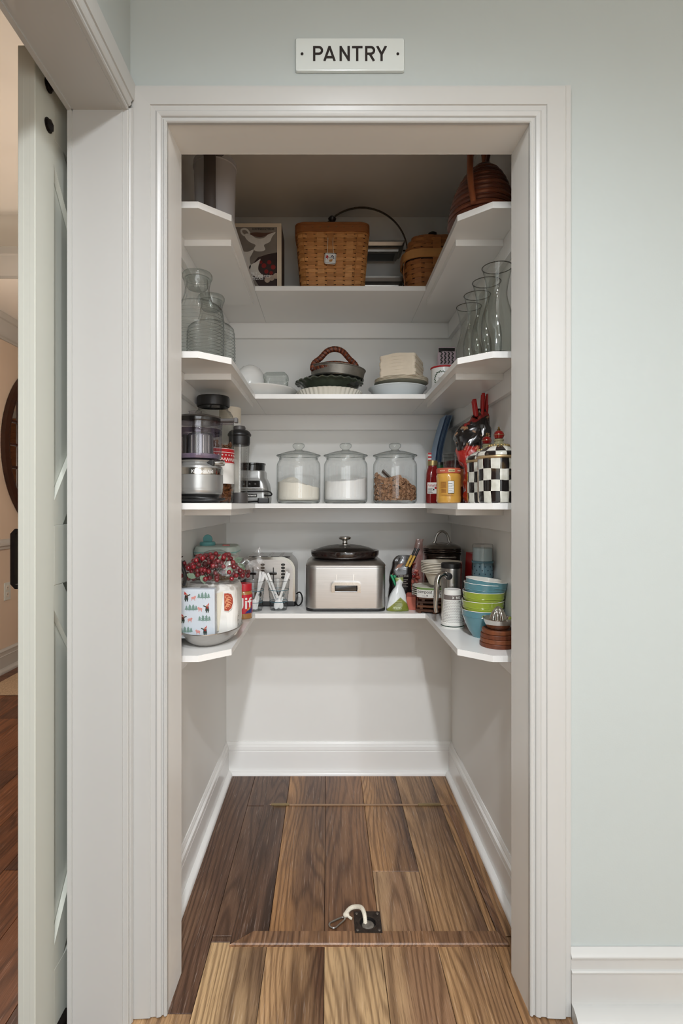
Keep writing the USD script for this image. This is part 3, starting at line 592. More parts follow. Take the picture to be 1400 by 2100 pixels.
boat3 = Polygon(spline(pp_([(512, 545), (524, 538), (534, 531), (530, 545), (532, 558), (540, 568), (524, 568)]), 40, True))
decal('gravy_boat_picture', boat2, IV, t, .0009); decal('gravy_boat_picture', boat3.buffer(0), IV, t, .0009)
decal('garlic_picture', union_all([Point(*pp_([p])[0]).buffer(.011) for p in ((557, 570), (566, 566), (548, 574))]).intersection(sbox(U(474), Vv(597), U(568), Vv(466))), mat('print_garlic', lin(180, 160, 142), .5, var=.2), t, .0010)
def word(s, px0, px1, py, h, m, par, d=.0013):
    w_ = (px1 - px0) * k; obj('lettering', mv(face(text(s, h, .0004, True, w=w_)), U((px0 + px1) / 2), -d, Vv(py)), m, par, smooth=False)
word('CONTENIDO 2 PIEZAS', 517, 562, 470, .0062, PRK, t)
word('BOAT SET', 486, 528, 561, .009, PRW, t); word('SAUCIÈRE DE 2 PIÈCES', 474, 554, 566, .0085, PRW, t); word('2 PIEZAS', 504, 540, 571.5, .009, PRW, t)

# ---- woven baskets
def perim(w, d, r, N):
    g = sbox(-w/2 + r, -d/2 + r, w/2 - r, d/2 - r).buffer(r, 12) if min(w, d) > 2 * r else sbox(-w/2 + r, -.001, w/2 - r, .001).buffer(r, 16)
    L = g.exterior; P = np.array([L.interpolate(i / N, normalized=True).coords[0] for i in range(N)])
    T = np.roll(P, -1, 0) - np.roll(P, 1, 0); T /= np.linalg.norm(T, axis=1, keepdims=True); n = np.stack([T[:, 1], -T[:, 0]], 1)
    if (n * P).sum() < 0: n = -n
    return P, n
def weave(parent, size, rows, z0, z1, ns, mats, amp=.0026, th=.0016, gap=.0022, sub=4, stake_w=.016):
    """size(z) -> (w, d, r). rows of weavers over ns stakes"""
    rh = (z1 - z0) / rows; N = ns * sub
    for i in range(rows):
        z = z0 + (i + .5) * rh; P, n = perim(*size(z), N)
        ph = np.cos(np.arange(N) * math.pi / sub + (i % 2) * math.pi); off = amp * np.sign(ph) * np.abs(ph) ** .5
        C = np.c_[P + n * off[:, None], np.full(N, z)]
        obj('weaver', band(C, rh - gap, th, (0, 0, 1), True), mats[i % len(mats)], parent, smooth=60)
    zs = np.linspace(z0, z1, 5); PS = [perim(*size(z), ns)[0] for z in zs]
    for j in range(ns):
        c = np.array([[*PS[a][j], zs[a]] for a in range(5)]); c[:, :2] *= .997
        P, n = perim(*size(zs[2]), ns)
        t_ = np.array([-n[j][1], n[j][0], 0])
        obj('stake', band(c, stake_w, .0010, t_), mats[(j + 1) % len(mats)], parent, smooth=False)
WV = [mat(f'basket_splint_{w_}', lin(*c), .5, var=.16, scale=40, stretch=(1, 1, 5), bump=.15) for w_, c in (('honey', (198, 136, 78)), ('amber', (182, 122, 66)), ('tan', (208, 148, 88)))]
WRIM = mat('basket_rim', lin(150, 92, 46), .42, var=.14, scale=30, stretch=(1, 1, 4), bump=.1)
WDK = mat('basket_inside', lin(60, 36, 20), .8, var=.2)
t = thing('woven_basket', 'large tapered honey-brown woven splint basket with wooden lid on the top shelf', 'basket', (X(681, 2.10), 2.128, S1))
def sz1(z): f = z / .25; return (.236 + .042 * f, .118 + .02 * f, .026 + .004 * f)
weave(t, sz1, 16, .004, .236, 20, WV, sub=8, stake_w=.026)
obj('lining', loft([rrect(sz1(0)[0] - .004, sz1(0)[1] - .004, .024, .002), rrect(sz1(.24)[0] - .006, sz1(.24)[1] - .006, .026, .24)]), WDK, t)
def bandring(w, d, r, z, h, th, N=96):
    P, n = perim(w, d, r, N); return band(np.c_[P, np.full(N, z)], h, th, (0, 0, 1), True)
obj('rim', bandring(.283, .143, .032, .243, .026, .004), WRIM, t)
obj('lid', [loft([rrect(.276, .136, .030, .254), rrect(.287, .147, .034, .257), rrect(.287, .147, .034, .264), rrect(.27, .13, .03, .270), rrect(.1, .05, .02, .281)])], WRIM, t)
obj('lid_knob', lathe([(.007, .27), (.006, .30), (.014, .309), (.016, .316), (.010, .323), (.001, .325)], 24), BLKP, t)
for j in range(8): obj('tack', mv(ball(.0022, 0, 0, 0, 1), -.105 + .03 * j, -.0735, .246), BRASS, t)
tg = thing('hang_tag', 'small white ceramic tag on two strings hanging on the front of the woven basket', 'tag', (X(677, 2.045), 2.0485, Z(530, 2.045)))
obj('plaque', face(trimesh.Trimesh(*(lambda m: (m.vertices, m.faces))(mv(rbox(.044, .042, .004, .007, .0012), rz=-4)))), WCER, tg)
obj('border', face(flat(affinity.rotate(sbox(-.0185, -.0175, .0185, .0175).buffer(.0015).difference(sbox(-.0185, -.0175, .0185, .0175)), -4), .0003), (0, -.004, 0)), PRG, tg, smooth=False)
decal('flower_print', union_all([Point(a, b).buffer(r) for a, b, r in ((-.012, .009, .003), (-.009, .005, .0028), (-.014, .004, .0026), (-.011, -.001, .002))]), PRR, tg, .0041)
decal('berry_print', union_all([Point(a, b).buffer(r) for a, b, r in ((.004, .008, .0022), (.008, .010, .002), (.011, .006, .0026), (.013, .001, .002))]), mat('print_navy', lin(44, 48, 74), .4), tg, .0041)
decal('basket_print', Polygon([(-.004, -.006), (.008, -.004), (.006, -.011), (-.002, -.012)]).buffer(.001), mat('print_tan', lin(190, 140, 90), .4), tg, .0041)
decal('script_print', union_all([LineString([(-.004 + .0035 * i, .001), (-.003 + .0035 * i, .004), (-.002 + .0035 * i, .0005)]).buffer(.0004) for i in range(4)]), PRK, tg, .0041)
for sx in (-.011, .013): obj('string', tube(spline([(sx, -.002, .018), (sx * .85 - .001, .0015, .05), (sx * .8, .004, .082)], 12), .0011, 6), ROPE, tg)

# second basket at the right
t = thing('lidded_basket', 'small rounded brown woven basket with domed lid behind the right side shelf', 'basket', (.409, 2.122, S1))
WV2 = [mat(f'dark_splint_{w_}', lin(*c), .5, var=.2, scale=36, stretch=(1, 1, 5), bump=.15) for w_, c in (('umber', (164, 104, 56)), ('rust', (180, 118, 64)))]
def sz2(z):
    f = z / .14; return (.222 - .03 * (1 - f)**2 * 1.2, .155 - .03 * (1 - f)**2, .06)
weave(t, sz2, 7, .004, .122, 16, WV2, amp=.0026, stake_w=.026, sub=8)
obj('lining', loft([rrect(sz2(z)[0] - .006, sz2(z)[1] - .006, .055, z) for z in (.002, .05, .1, .13)]), WDK, t)
obj('rim', bandring(.242, .175, .068, .139, .031, .006), mat('basket_rim_light', lin(206, 148, 88), .4, var=.12, scale=30, bump=.1), t)
def sz3(z): f = max(0, (z - .15) / .09); s = math.sqrt(max(.02, 1 - (f * .93)**2)); return (.216 * (.25 + .75 * s), .150 * (.25 + .75 * s), .06 * (.25 + .75 * s))
weave(t, sz3, 5, .156, .222, 16, WV2, amp=.0022, stake_w=.020, sub=8)
obj('lid_core', loft([rrect(sz3(z)[0] - .006, sz3(z)[1] - .006, sz3(z)[2] * .9, z) for z in (.148, .17, .19, .21, .226)]), WDK, t)
obj('lid_cap', loft([rrect(.12, .08, .03, .224), rrect(.122, .082, .03, .228), rrect(.10, .06, .02, .232)]), WRIM, t)
obj('lid_knob', lathe([(.006, .23), (.006, .243), (.016, .249), (.017, .254), (.008, .26)], 20), BLKP, t)
obj('swing_handle', band(spline([(-.108, -.03, .137), (-.118, -.045, .10), (-.117, -.048, .05), (-.112, -.046, .012)], 24), .012, .003, (.2, 1, 0)), WV2[0], t)
obj('catch_strap', band(spline([(.0, -.0835, .20), (.0, -.0868, .16), (.0, -.0868, .12), (.0, -.083, .095)], 14), .030, .002, (1, 0, 0)), WV2[1], t)

# two tier tray stand
t = thing('tiered_tray', 'two-tier silver serving tray with bronze hoop handle behind the woven basket', 'tray stand', (X(742, 2.255), 2.277, S1))
hr = 95 * 2.255 / F; hz = Z(515, 2.255) - S1
arc = [(hr, 0, .0)] + [(hr, 0, hz * q) for q in (.33, .66)] + [(hr * math.cos(a), 0, hz + hr * math.sin(a)) for a in np.linspace(0, math.pi, 40)] + [(-hr, 0, hz * q) for q in (.66, .33, 0)]
obj('hoop_handle', band(arc, .009, .004, (0, 1, 0)), mat('bronze', lin(96, 84, 70), .38, .8, var=.1), t)
TRAY = mat('pewter_tray', lin(158, 154, 148), .33, .8, var=.06)
for zb in (.234, .088):
    obj('tray', loft([rrect(.292, .082, .004, zb), rrect(.300, .090, .004, zb + .001), rrect(.306, .096, .004, zb + .012), rrect(.330, .124, .005, zb + .018), rrect(.344, .138, .006, zb + .030), rrect(.346, .140, .006, zb + .036), rrect(.340, .134, .006, zb + .036), rrect(.326, .120, .005, zb + .022), rrect(.296, .086, .004, zb + .005)]), TRAY, t, smooth=20)
    obj('tray_panel', loft([rrect(.272, .066, .003, zb - .0015), rrect(.272, .066, .003, zb + .0005)]), mat('dark_slate_panel', lin(70, 68, 64), .4, .4, var=.1), t, smooth=False)
    for s in (-1, 1): obj('pivot', mv(trimesh.creation.cylinder(.003, .02, sections=10), ry=90, x=s * (hr - .009), z=zb + .026), mat('bronze', None), t)

# copper-brown ribbed bag
t = thing('ribbed_handbag', 'dark copper-brown horizontally ribbed dome bag on the right end of the top shelf', 'bag', (.440, 1.572, S1))
LEA = mat('copper_leather', lin(112, 58, 34), .32, .25, var=.22, scale=14, coat=.3, bump=.08)
LEA2 = mat('copper_leather_dark', lin(92, 46, 28), .34, .2, var=.22, scale=14, coat=.3)
nr = 11; cz = .174
for i in range(nr):
    f = (i + .5) / nr; rx = .082 * (1 - f**2.1) ** .62 + .010; ry = .094 * (1 - f**2.1) ** .62 + .006; z = cz * f; h = cz / nr * .62
    pr = [(rx - .012, ry - .012, z - h*.8), (rx - .003, ry - .003, z - h*.72), (rx + .001, ry + .001, z - h*.25), (rx, ry, z + h*.3), (rx - .005, ry - .005, z + h*.78), (rx - .015, ry - .015, z + h*.85)]
    obj('padded_roll', loft([circle(max(a, .003), zz, 44, .012 * f, 0, max(b, .003)) for a, b, zz in pr]), LEA if i % 2 else LEA2, t)
hd = spline([(-.046, -.104, .012), (-.052, -.098, .07), (-.050, -.085, .145), (-.035, -.05, .235), (-.005, .0, .275), (.025, .04, .245), (.035, .055, .19)], 50)
obj('handle', tube(hd, np.linspace(.0080, .0115, 50), 12), mat('copper_strap', lin(150, 84, 50), .28, .4, var=.15, coat=.4), t)
hd2 = spline([(.020, .02, .175), (.030, .02, .215), (.034, .03, .25), (.02, .05, .275), (.0, .07, .26), (-.01, .085, .2)], 40)
obj('handle', tube(hd2, .0062, 10), LEA2, t)

# ---------------------------------------------------------------- second shelf
pr = [(.001, .004), (.066, .003), (.072, .006)]
for i in range(170):
    z = .01 + .132 * i / 169; pr.append((.0730 + .0019 * math.sin(2 * math.pi * i / 169 * 13) + .002 * math.sin(math.pi * z / .14), z))
pr += [(.072, .149), (.064, .158), (.052, .164), (.045, .168)]
dec = thing('glass_decanter', 'nearest ribbed clear glass decanter at the left front of the second shelf', 'decanter', (-.374, 1.555, S2), 0, 'ribbed glass decanters')
obj('body', lathe(pr, 56, False, False), GL, dec, smooth=60)
def fluted(rz, n, k_, amp): return loft([np.c_[(r + amp * e * np.cos(np.arange(n) * 2 * math.pi * k_ / n)) * np.cos(np.arange(n) * 2 * math.pi / n), (r + amp * e * np.cos(np.arange(n) * 2 * math.pi * k_ / n)) * np.sin(np.arange(n) * 2 * math.pi / n), np.full(n, z)] for r, z, e in rz], False, False)
obj('neck', fluted([(.045, .168, .2), (.040, .178, 1), (.0345, .196, 1), (.0335, .212, 1), (.0365, .226, .3), (.0385, .232, 0), (.0395, .236, 0)], 96, 16, .0011), GL, dec)
obj('lid', lathe([(.001, .240), (.034, .240), (.034, .237), (.0405, .237), (.0425, .241), (.0425, .248), (.040, .253), (.030, .257), (.001, .258)], 48), glass('lid_glass', (.94, .96, .95), (.26, .32, .30), .02), dec)
obj('stopper', lathe([(.030, .236), (.030, .215), (.026, .210), (.001, .209)], 40, False), GL, dec)
obj('base', lathe([(.001, .001), (.068, .0), (.070, .002), (.066, .008), (.001, .011)], 48), GL, dec)
dup(dec, (-.371, 1.725, S2), 20, 'second ribbed clear glass decanter directly behind the nearest one')

t = thing('white_platter', 'round white ceramic serving dish under the small bowl on the second shelf', 'dish', (-.272, 2.165, S2))
obj('dish', lathe([(.001, .003), (.080, .0), (.083, .0), (.085, .004), (.115, .018), (.146, .040), (.1485, .0445), (.1465, .0465), (.140, .043), (.110, .024), (.08, .011), (.001, .010)], 64), WCER, t)
t = thing('cereal_bowl', 'small white bowl turned upside down on the white serving dish', 'bowl', (-.316, 2.155, S2 + .0125), 0)
obj('bowl', mv(lathe([(.0505, .0), (.0550, .004), (.0580, .018), (.0580, .038), (.0540, .062), (.0450, .082), (.030, .097), (.016, .103), (.001, .104)], 48), ry=6, s=(1.12, 1.12, 1.27)), WCER, t)
t = thing('glass_box_dish', 'ribbed rectangular clear glass dish with lid on the white serving dish', 'glass dish', (-.2045, 2.148, S2 + .012), -6)
def ribrect(w, d, r, z, n=352, amp=.0016, kk=44):
    P, nn = perim(w, d, r, n); return np.c_[P + nn * (amp * np.cos(np.arange(n) * 2 * math.pi * kk / n))[:, None], np.full(n, z)]
obj('base', loft([ribrect(.078, .062, .01, 0.0), ribrect(.084, .068, .012, .006), ribrect(.087, .070, .012, .076)], True, False), GL, t)
obj('lid', loft([ribrect(.092, .075, .014, .074, amp=0), ribrect(.093, .076, .014, .082, amp=0), ribrect(.090, .073, .016, .092, amp=0), ribrect(.078, .06, .014, .098, amp=0)], False, True), glass('lid_glass', None), t)

# pie dish stack
PX, PY = .006, 2.165
def flute(prof, n=240, k_=40, amp=.002, **kw): return loft([np.c_[(r + amp * e * np.cos(np.arange(n) * 2 * math.pi * k_ / n)) * np.cos(np.arange(n) * 2 * math.pi / n), (r + amp * e * np.cos(np.arange(n) * 2 * math.pi * k_ / n)) * np.sin(np.arange(n) * 2 * math.pi / n), np.full(n, z) + (0)] for r, z, e in prof])
t = thing('quiche_dish', 'white fluted ceramic quiche dish at the bottom of the baking dish stack', 'baking dish', (PX, PY, S2))
obj('dish', flute([(.108, 0, 0), (.112, .001, .5), (.119, .018, 1), (.1275, .034, 1), (.130, .037, .9), (.1265, .038, .8), (.121, .03, .8), (.110, .006, .2)], amp=.0022), CCER, t)
t = thing('glass_pie_plate', 'green-tinted glass pie plate with wavy edge on the white quiche dish', 'pie plate', (PX, PY, S2 + .008))
n = 200; an = np.arange(n) * 2 * math.pi / n
obj('plate', loft([np.c_[(r + .0022 * e * np.cos(24 * an)) * np.cos(an), (r + .0022 * e * np.cos(24 * an)) * np.sin(an), z + .0028 * e * np.sin(24 * an)] for r, z, e in [(.085, .034, 0), (.092, .036, 0), (.112, .056, .1), (.120, .062, .5), (.133, .064, 1), (.135, .067, 1), (.132, .069, 1), (.120, .067, .5), (.108, .06, .1), (.088, .04, 0)]], True, True), mat('dark_green_glass', lin(72, 80, 68), .08, 0, var=.25, scale=30, coat=.6), t)
t = thing('dark_pie_pan', 'dark glass pie pan between the wavy glass plate and the tin cake pan', 'pie pan', (PX + .022, PY, S2 + .05))
obj('pan', mv(lathe([(.001, .004), (.085, .003), (.09, .006), (.106, .034), (.114, .037), (.115, .040), (.111, .041), (.103, .038), (.087, .01), (.001, .008)], 64), ry=2), mat('smoke_dark_glass', lin(46, 46, 40), .1, 0, var=.4, scale=50, coat=.6), t)
t = thing('cake_pan', 'round grey tin cake pan under the rattan handle', 'cake pan', (PX + .031, PY - .005, S2 + .090))
obj('pan', mv(lathe([(.001, .003), (.100, .0), (.103, .003), (.1075, .036), (.1105, .0375), (.1115, .040), (.1085, .041), (.105, .038), (.100, .006), (.001, .006)], 64), ry=4.5), TIN, t)
t = thing('rattan_trivet', 'braided reddish rattan ring trivet with arched handle on the cake pan', 'trivet', (X(686, 2.14), 2.15, S2 + .111), 0)
RAT = [mat(f'rattan_{w_}', lin(*c), .45, var=.25, scale=70, bump=.25) for w_, c in (('red', (104, 48, 26)), ('dark', (70, 32, 18)), ('light', (128, 66, 34)))]
def braid(P, r, turns, closed=False):
    P, T, Uu, Vv_ = frames(P, closed); kk = np.linspace(0, turns * 2 * math.pi, len(P), endpoint=not closed); out = []
    for s in range(3):
        a = kk + s * 2 * math.pi / 3; out.append(tube(P + r * .5 * (np.cos(a)[:, None] * Uu + np.sin(a)[:, None] * Vv_), r * .62, 7, closed))
    return out
for nm, path, r, tn, cl_ in (('ring', spline([(.083 * math.cos(a), .083 * math.sin(a), .010) for a in np.linspace(0, 2 * math.pi, 24, endpoint=False)], 260, True), .0095, 26, True),
                             ('handle', spline([(-.086, -.03, .008), (-.080, -.03, .034), (-.060, -.03, .050), (-.030, -.03, .080), (0, -.03, .089), (.030, -.03, .080), (.058, -.03, .050), (.080, -.03, .028), (.088, -.03, .008)], 200), .0105, 17, False),
                             ('cross_rail', spline([(-.078, -.03, .022), (-.03, -.03, .032), (.03, -.03, .032), (.078, -.03, .022)], 120), .0085, 12, False)):
    ho = None
    for s, m_ in enumerate(braid(path, r, tn, cl_)):
        if ho is None: ho = obj(nm, m_, RAT[s], t)
        else: obj('strand', m_, RAT[s], ho)

# bowls and napkins
BX_, BY_ = .279, 2.172
t = thing('serving_bowl', 'wide white ceramic bowl under the cream napkins on the second shelf', 'bowl', (BX_, BY_, S2))
obj('bowl', lathe([(.001, .004), (.060, .003), (.061, 0), (.066, 0), (.069, .006), (.094, .026), (.110, .048), (.1165, .053), (.1165, .056), (.112, .056), (.104, .047), (.088, .028), (.06, .012), (.001, .010)], 64), mat('cool_white_ceramic', lin(226, 232, 234), .14, var=.012, coat=.4), t)
t = thing('stoneware_plate', 'grey-green stoneware plate lying in the wide white bowl', 'plate', (BX_ + .012, BY_ - .005, S2 + .0505))
obj('plate', lathe([(.001, .002), (.070, .0), (.074, .002), (.104, .020), (.106, .023), (.102, .024), (.074, .008), (.001, .006)], 64), mat('sage_stoneware', lin(150, 148, 132), .4, var=.06), t)
t = thing('paper_plate_stack', 'stack of cream paper plates under the folded napkins', 'paper plates', (BX_ + .014, BY_ - .008, S2 + .0635))
for i in range(4): obj('paper_plate', lathe([(.001, .001), (.075, 0), (.085, .003), (.102, .009), (.106, .0095), (.106, .0115), (.100, .0115), (.084, .006), (.001, .003)], 56).apply_translation((0, 0, .0042 * i)), mat('cream_paper', lin(224, 212, 190), .7, var=.03), t)
t = thing('napkin_stack', 'stack of cream paper napkins with a sagging top on the second shelf', 'napkins', (X(826, 2.10), 2.135, S2 + .0845), -24)
NAP = mat('cream_napkin', lin(236, 222, 200), .85, var=.03, scale=40, bump=.25, bscale=260)
for i in range(7):
    f = i / 6; w_, d_2 = .142 + .004 * math.sin(i * 2.1), .135
    g = rbox(w_, d_2, .01255, .010, .0005, 0, 4); g = fine(g, .016); v = g.vertices.copy()
    v[:, 2] += .0126 * i + f * (.006 * np.cos(v[:, 0] * 44) - .004) * (1 + .5 * np.sin(v[:, 1] * 20)) - .001
    v[:, 0] += .0003 * np.sin(i * 1.7) + .0005 * np.sin(v[:, 1] * 90 + i)
    g.vertices = v; obj('napkin', g, NAP, t, smooth=50)
# enamel mug
MUGX, MUGY = .441, 2.075
t = thing('enamel_mug', 'white enamel mug with red rim and green wreath behind the right side shelf', 'mug', (MUGX, MUGY, S2))
obj('cup', lathe([(.001, .002), (.040, 0), (.0435, .003), (.0455, .012), (.0455, .108), (.0475, .112), (.0445, .112), (.0435, .012), (.001, .006)], 48), WCER, t)
obj('red_rim', lathe([(.0458, .1085), (.0487, .1115), (.0480, .1145), (.0445, .1145), (.0440, .1110)], 48, False, False, True), PRR, t)
obj('handle', tube(spline([(.044, 0, .095), (.066, 0, .092), (.074, 0, .06), (.062, 0, .03), (.044, 0, .026)], 24), .005, 8), WCER, t)
def leafy(R, n, L, rr): return union_all([affinity.translate(affinity.rotate(affinity.scale(Point(0, 0).buffer(1, 6), L, L * .35), math.degrees(a) + 90 + (35 if i % 2 else -35), origin=(0, 0)), R * math.cos(a) * (1 + rr * ((i % 3) - 1)), R * math.sin(a) * (1 + rr * ((i % 3) - 1))) for i, a in enumerate(np.linspace(0, 2 * math.pi, n, endpoint=False))])
obj('wreath_print', wrap(flat(leafy(.026, 40, .0042, .06), .0004), .0456, -.38, .066, .008), mat('print_green', lin(58, 78, 52), .4, var=.2), t, smooth=False)
obj('script_print', wrap(flat(union_all([LineString([(-.018 + .006*i, -.001), (-.016 + .006*i, .005), (-.013 + .006*i, -.001)]).buffer(.0006) for i in range(6)]), .0004), .0456, -.38, .032, .008), mat('print_green', None), t, smooth=False)
obj('script_print', wrap(flat(union_all([LineString([(-.011 + .005*i, 0), (-.009 + .005*i, .004), (-.007 + .005*i, 0)]).buffer(.0004) for i in range(5)]), .0004), .0456, -.38, .066, .008), PRG, t, smooth=False)
# patterned packet
t = thing('patterned_packet', 'pink snack packet with black chevron print behind the enamel mug', 'packet', (.492, 2.25, S2 - .0))
pk = crumple(fine(loft([rrect(.074, .046, .01, 0), rrect(.080, .052, .012, .02), rrect(.078, .048, .012, .16), rrect(.074, .030, .008, .20), rrect(.070, .004, .001, .235), rrect(.070, .003, .001, .246)]), .02), .003, 30, 5)
obj('pouch', pk, mat('pale_pink_film', lin(222, 200, 210), .35, var=.08), t)
chev = union_all([LineString([(-.030 + .015 * i, .17 + .016 * j), (-.023 + .015 * i, .178 + .016 * j), (-.030 + .015 * i, .186 + .016 * j)]).buffer(.0021, cap_style='flat') for i in range(4) for j in range(3)])
obj('chevron_print', mv(face(fine(flat(chev, .0006), .01)), 0, -.0275, 0, rx=0), PRK, t, smooth=False)
obj('dark_top', mv(bx(-.033, .033, -.006, .006, .212, .240), rx=0), PRK, t, smooth=False)

# carafes
car = thing('glass_carafe', 'nearest hourglass-shaped clear glass carafe on the right side of the second shelf', 'carafe', (.468, 1.50, S2), 0, 'glass carafes in a row')
cp = [(.001, .005), (.030, .004), (.034, .001), (.0375, .002), (.0395, .010)]
zz = [(.0395, .010), (.0425, .05), (.0430, .08), (.0395, .115), (.031, .146), (.0268, .168), (.0275, .186), (.032, .212), (.0375, .236), (.0404, .247)]
cs = spline([(r, z, 0) for r, z in zz], 50)
obj('body', lathe(cp + [(r, z) for r, z, _ in cs[1:]], 56, False, False), glass('carafe_glass', (.90, .915, .895), (.26, .27, .25), .015), car)
obj('rim', tube(circle(.0404, .2475, 56), .0013, 8, True), glass('rim_glass', (.42, .42, .40), (.08, .08, .08), .02), car)
obj('base', lathe([(.001, .0), (.033, 0), (.036, .003), (.033, .010), (.001, .012)], 40), glass('carafe_glass'), car)
for y, lab in ((1.60, 'second hourglass glass carafe from the front in the row of four'), (1.70, 'third hourglass glass carafe from the front in the row of four'), (1.80, 'farthest hourglass glass carafe at the back of the row of four')):
    dup(car, (.468, y, S2), 30, lab)
# ---------------------------------------------------------------- third shelf, left
FPX, FPY = -.374, 1.562
t = thing('food_processor', 'silver food processor with purple-tinted bowl and black lid on the third shelf', 'food processor', (FPX, FPY, S3))
SILP = mat('silver_plastic', lin(172, 172, 170), .30, .65, var=.02)
obj('foot', lathe([(.001, 0), (.060, .0), (.062, .004), (.060, .016), (.064, .026), (.001, .027)], 56), BLKP, t)
ba = obj('base', lathe([(.001, .024), (.066, .025), (.0695, .030), (.0705, .038), (.0700, .040), (.0712, .044), (.0712, .078), (.0700, .080), (.0700, .098), (.0690, .104), (.060, .110), (.058, .114), (.062, .117), (.063, .120), (.055, .122), (.001, .122)], 64), SILP, t)
obj('band', lathe([(.0713, .080), (.0716, .0812), (.0716, .0965), (.0705, .0985)], 64, False, False), CHROME, ba)
obj('lettering', wrap(text('KitchenAid', .009, .0004, True), .0716, .42, .088, .005), mat('print_silver', lin(226, 226, 224), .3, .3), ba, smooth=False)
obj('latch', mv(lathe([(.001, 0), (.0075, .001), (.008, .003), (.008, .026), (.0065, .028), (.001, .028)], 20), ry=90, x=.055, y=-.032, z=.113), CHROME, t)
obj('latch_base', mv(rbox(.022, .02, .016, .004, .002), x=.045, y=-.036, z=.105), BLKP, t)
bo = obj('bowl', lathe([(.056, .122), (.064, .126), (.0665, .134), (.0672, .150), (.0675, .222), (.069, .228)], 64, False, False), GLPUR, t, label='purple-tinted clear bowl')
obj('bowl_floor', lathe([(.001, .124), (.062, .126), (.0655, .134), (.0655, .138), (.001, .136)], 56), mat('purple_grey', lin(120, 108, 126), .3, var=.05), bo)
obj('bowl_ring', lathe([(.0673, .196), (.0682, .198), (.0682, .208), (.0673, .210)], 64, False, False, True), glass('purple_ring', (.55, .50, .58), (.2, .16, .22), .06), bo)
co = obj('disc_hub', mv(lathe([(.001, .138), (.034, .138), (.036, .142), (.036, .196), (.031, .200), (.001, .2)], 40), x=.008), mat('hub_silver', lin(128, 128, 130), .25, .7, var=.03), t)
obj('blade_guard', mv(rbox(.012, .02, .056, .003, .002, .139), x=-.032, y=-.015), BLKP, t)
for a in (-30, -5, 25, 50):
    obj('rib', mv(rbox(.004, .004, .052, .001, .0005, .141), x=.008 + .0365 * math.sin(math.radians(a)), y=-.0365 * math.cos(math.radians(a))), CHROME, co, smooth=False)
obj('lid', lathe([(.0655, .229), (.0705, .230), (.0718, .233), (.0718, .240), (.066, .246), (.05, .250), (.02, .252), (.001, .252)], 64), BLKG, t)
obj('lid_skirt', lathe([(.0685, .214), (.0695, .230), (.066, .231)], 64, False, False), GLPUR, t)
obj('feed_tube', lathe([(.018, .25), (.018, .263), (.0195, .265), (.0165, .266)], 30, False, False).apply_translation((-.01, .01, 0)), GLPUR, t)
hn = obj('bowl_handle', mv(rbox(.046, .018, .010, .004, .003), x=.090, y=-.012, z=.231), DGRY, t)
obj('handle_grip', mv(rbox(.010, .020, .014, .002, .002), x=.112, y=-.012, z=.229), mat('ribbed_grey', lin(96, 94, 94), .4), hn)
obj('handle_web', mv(rbox(.04, .012, .006, .003, .002), x=.085, y=-.012, z=.2235), GLPUR, hn)
cp = [(-.05, -.062, .008), (-.02, -.072, .009), (.02, -.075, .007), (.055, -.068, .008), (.078, -.048, .010), (.080, -.028, .012), (.06, -.02, .011), (.0, -.05, .014), (-.045, -.05, .012)]
obj('power_cord', [tube(spline(cp, 70), .0032, 8), tube(spline([(-.055, -.058, .015), (-.01, -.071, .016), (.035, -.071, .013), (.066, -.05, .012), (.05, -.03, .015)], 50), .0030, 8)], BLKP, t)

# tall pretzel jar
JX, JY_ = -.372, 1.762
t = thing('snack_jar', 'tall clear snack jar with black screw lid and red patterned label behind the food processor', 'jar', (JX, JY_, S3))
obj('body', lathe([(.001, .002), (.060, .002), (.065, .008), (.0665, .02), (.0665, .268), (.064, .282), (.056, .296), (.0475, .302), (.0475, .322)], 64, False, False), glass('snack_jar_plastic', (.84, .84, .82), (.22, .21, .20), .04), t)
obj('lid', lathe([(.050, .312), (.0525, .314), (.0525, .340), (.0505, .345), (.001, .346)], 56, False), BLKP, t)
lb = obj('label', lathe([(.0669, .062), (.0672, .062), (.0672, .174), (.0669, .174)], 64, False, False, True), PRW, t, label='white paper label with red knitted pattern')
obj('red_band', lathe([(.0674, .126), (.0676, .126), (.0676, .1725), (.0674, .1725)], 64, False, False, True), PRR, lb)
for zz_, gm in ((.139, 'tri'), (.153, 'x'), (.1615, 'bar'), (.1275, 'bar')):
    if gm == 'bar': m_ = lathe([(.0677, zz_ - .0010), (.0679, zz_ - .001), (.0679, zz_ + .001), (.0677, zz_ + .001)], 64, False, False, True)
    else:
        g = union_all([(LineString([(-.10 + .0105 * i, -.005), (-.0948 + .0105 * i, .005), (-.0895 + .0105 * i, -.005)]).buffer(.0010) if gm == 'tri' else Point(-.10 + .013 * i, 0).buffer(.0026, 4)) for i in range(20)])
        m_ = wrap(flat(g, .0003), .0677, .0, zz_, .01)
    obj('knit_print', m_, PRW, lb, smooth=False)
PRZ = mat('pretzel', lin(120, 72, 38), .5, var=.35, scale=60)
def pretzel(r):
    return tube(np.array([(r * math.sin(2 * a) * .9 + .2 * r * math.cos(a), r * math.cos(a), .002 * math.sin(3 * a)) for a in np.linspace(0, 2 * math.pi, 26, endpoint=False)]), .0028, 6, True)
pz = []
for i in range(150):
    a, z = rng.uniform(0, 2 * math.pi), rng.choice([rng.uniform(.010, .06), rng.uniform(.165, .19)], p=[.7, .3]); R_ = .054 + rng.uniform(-.004, .003)
    pz.append(mv(pretzel(.0095), R_ * math.sin(a), -R_ * math.cos(a), z, rng.uniform(60, 120), rng.uniform(-40, 40), math.degrees(a) + rng.uniform(-25, 25)))
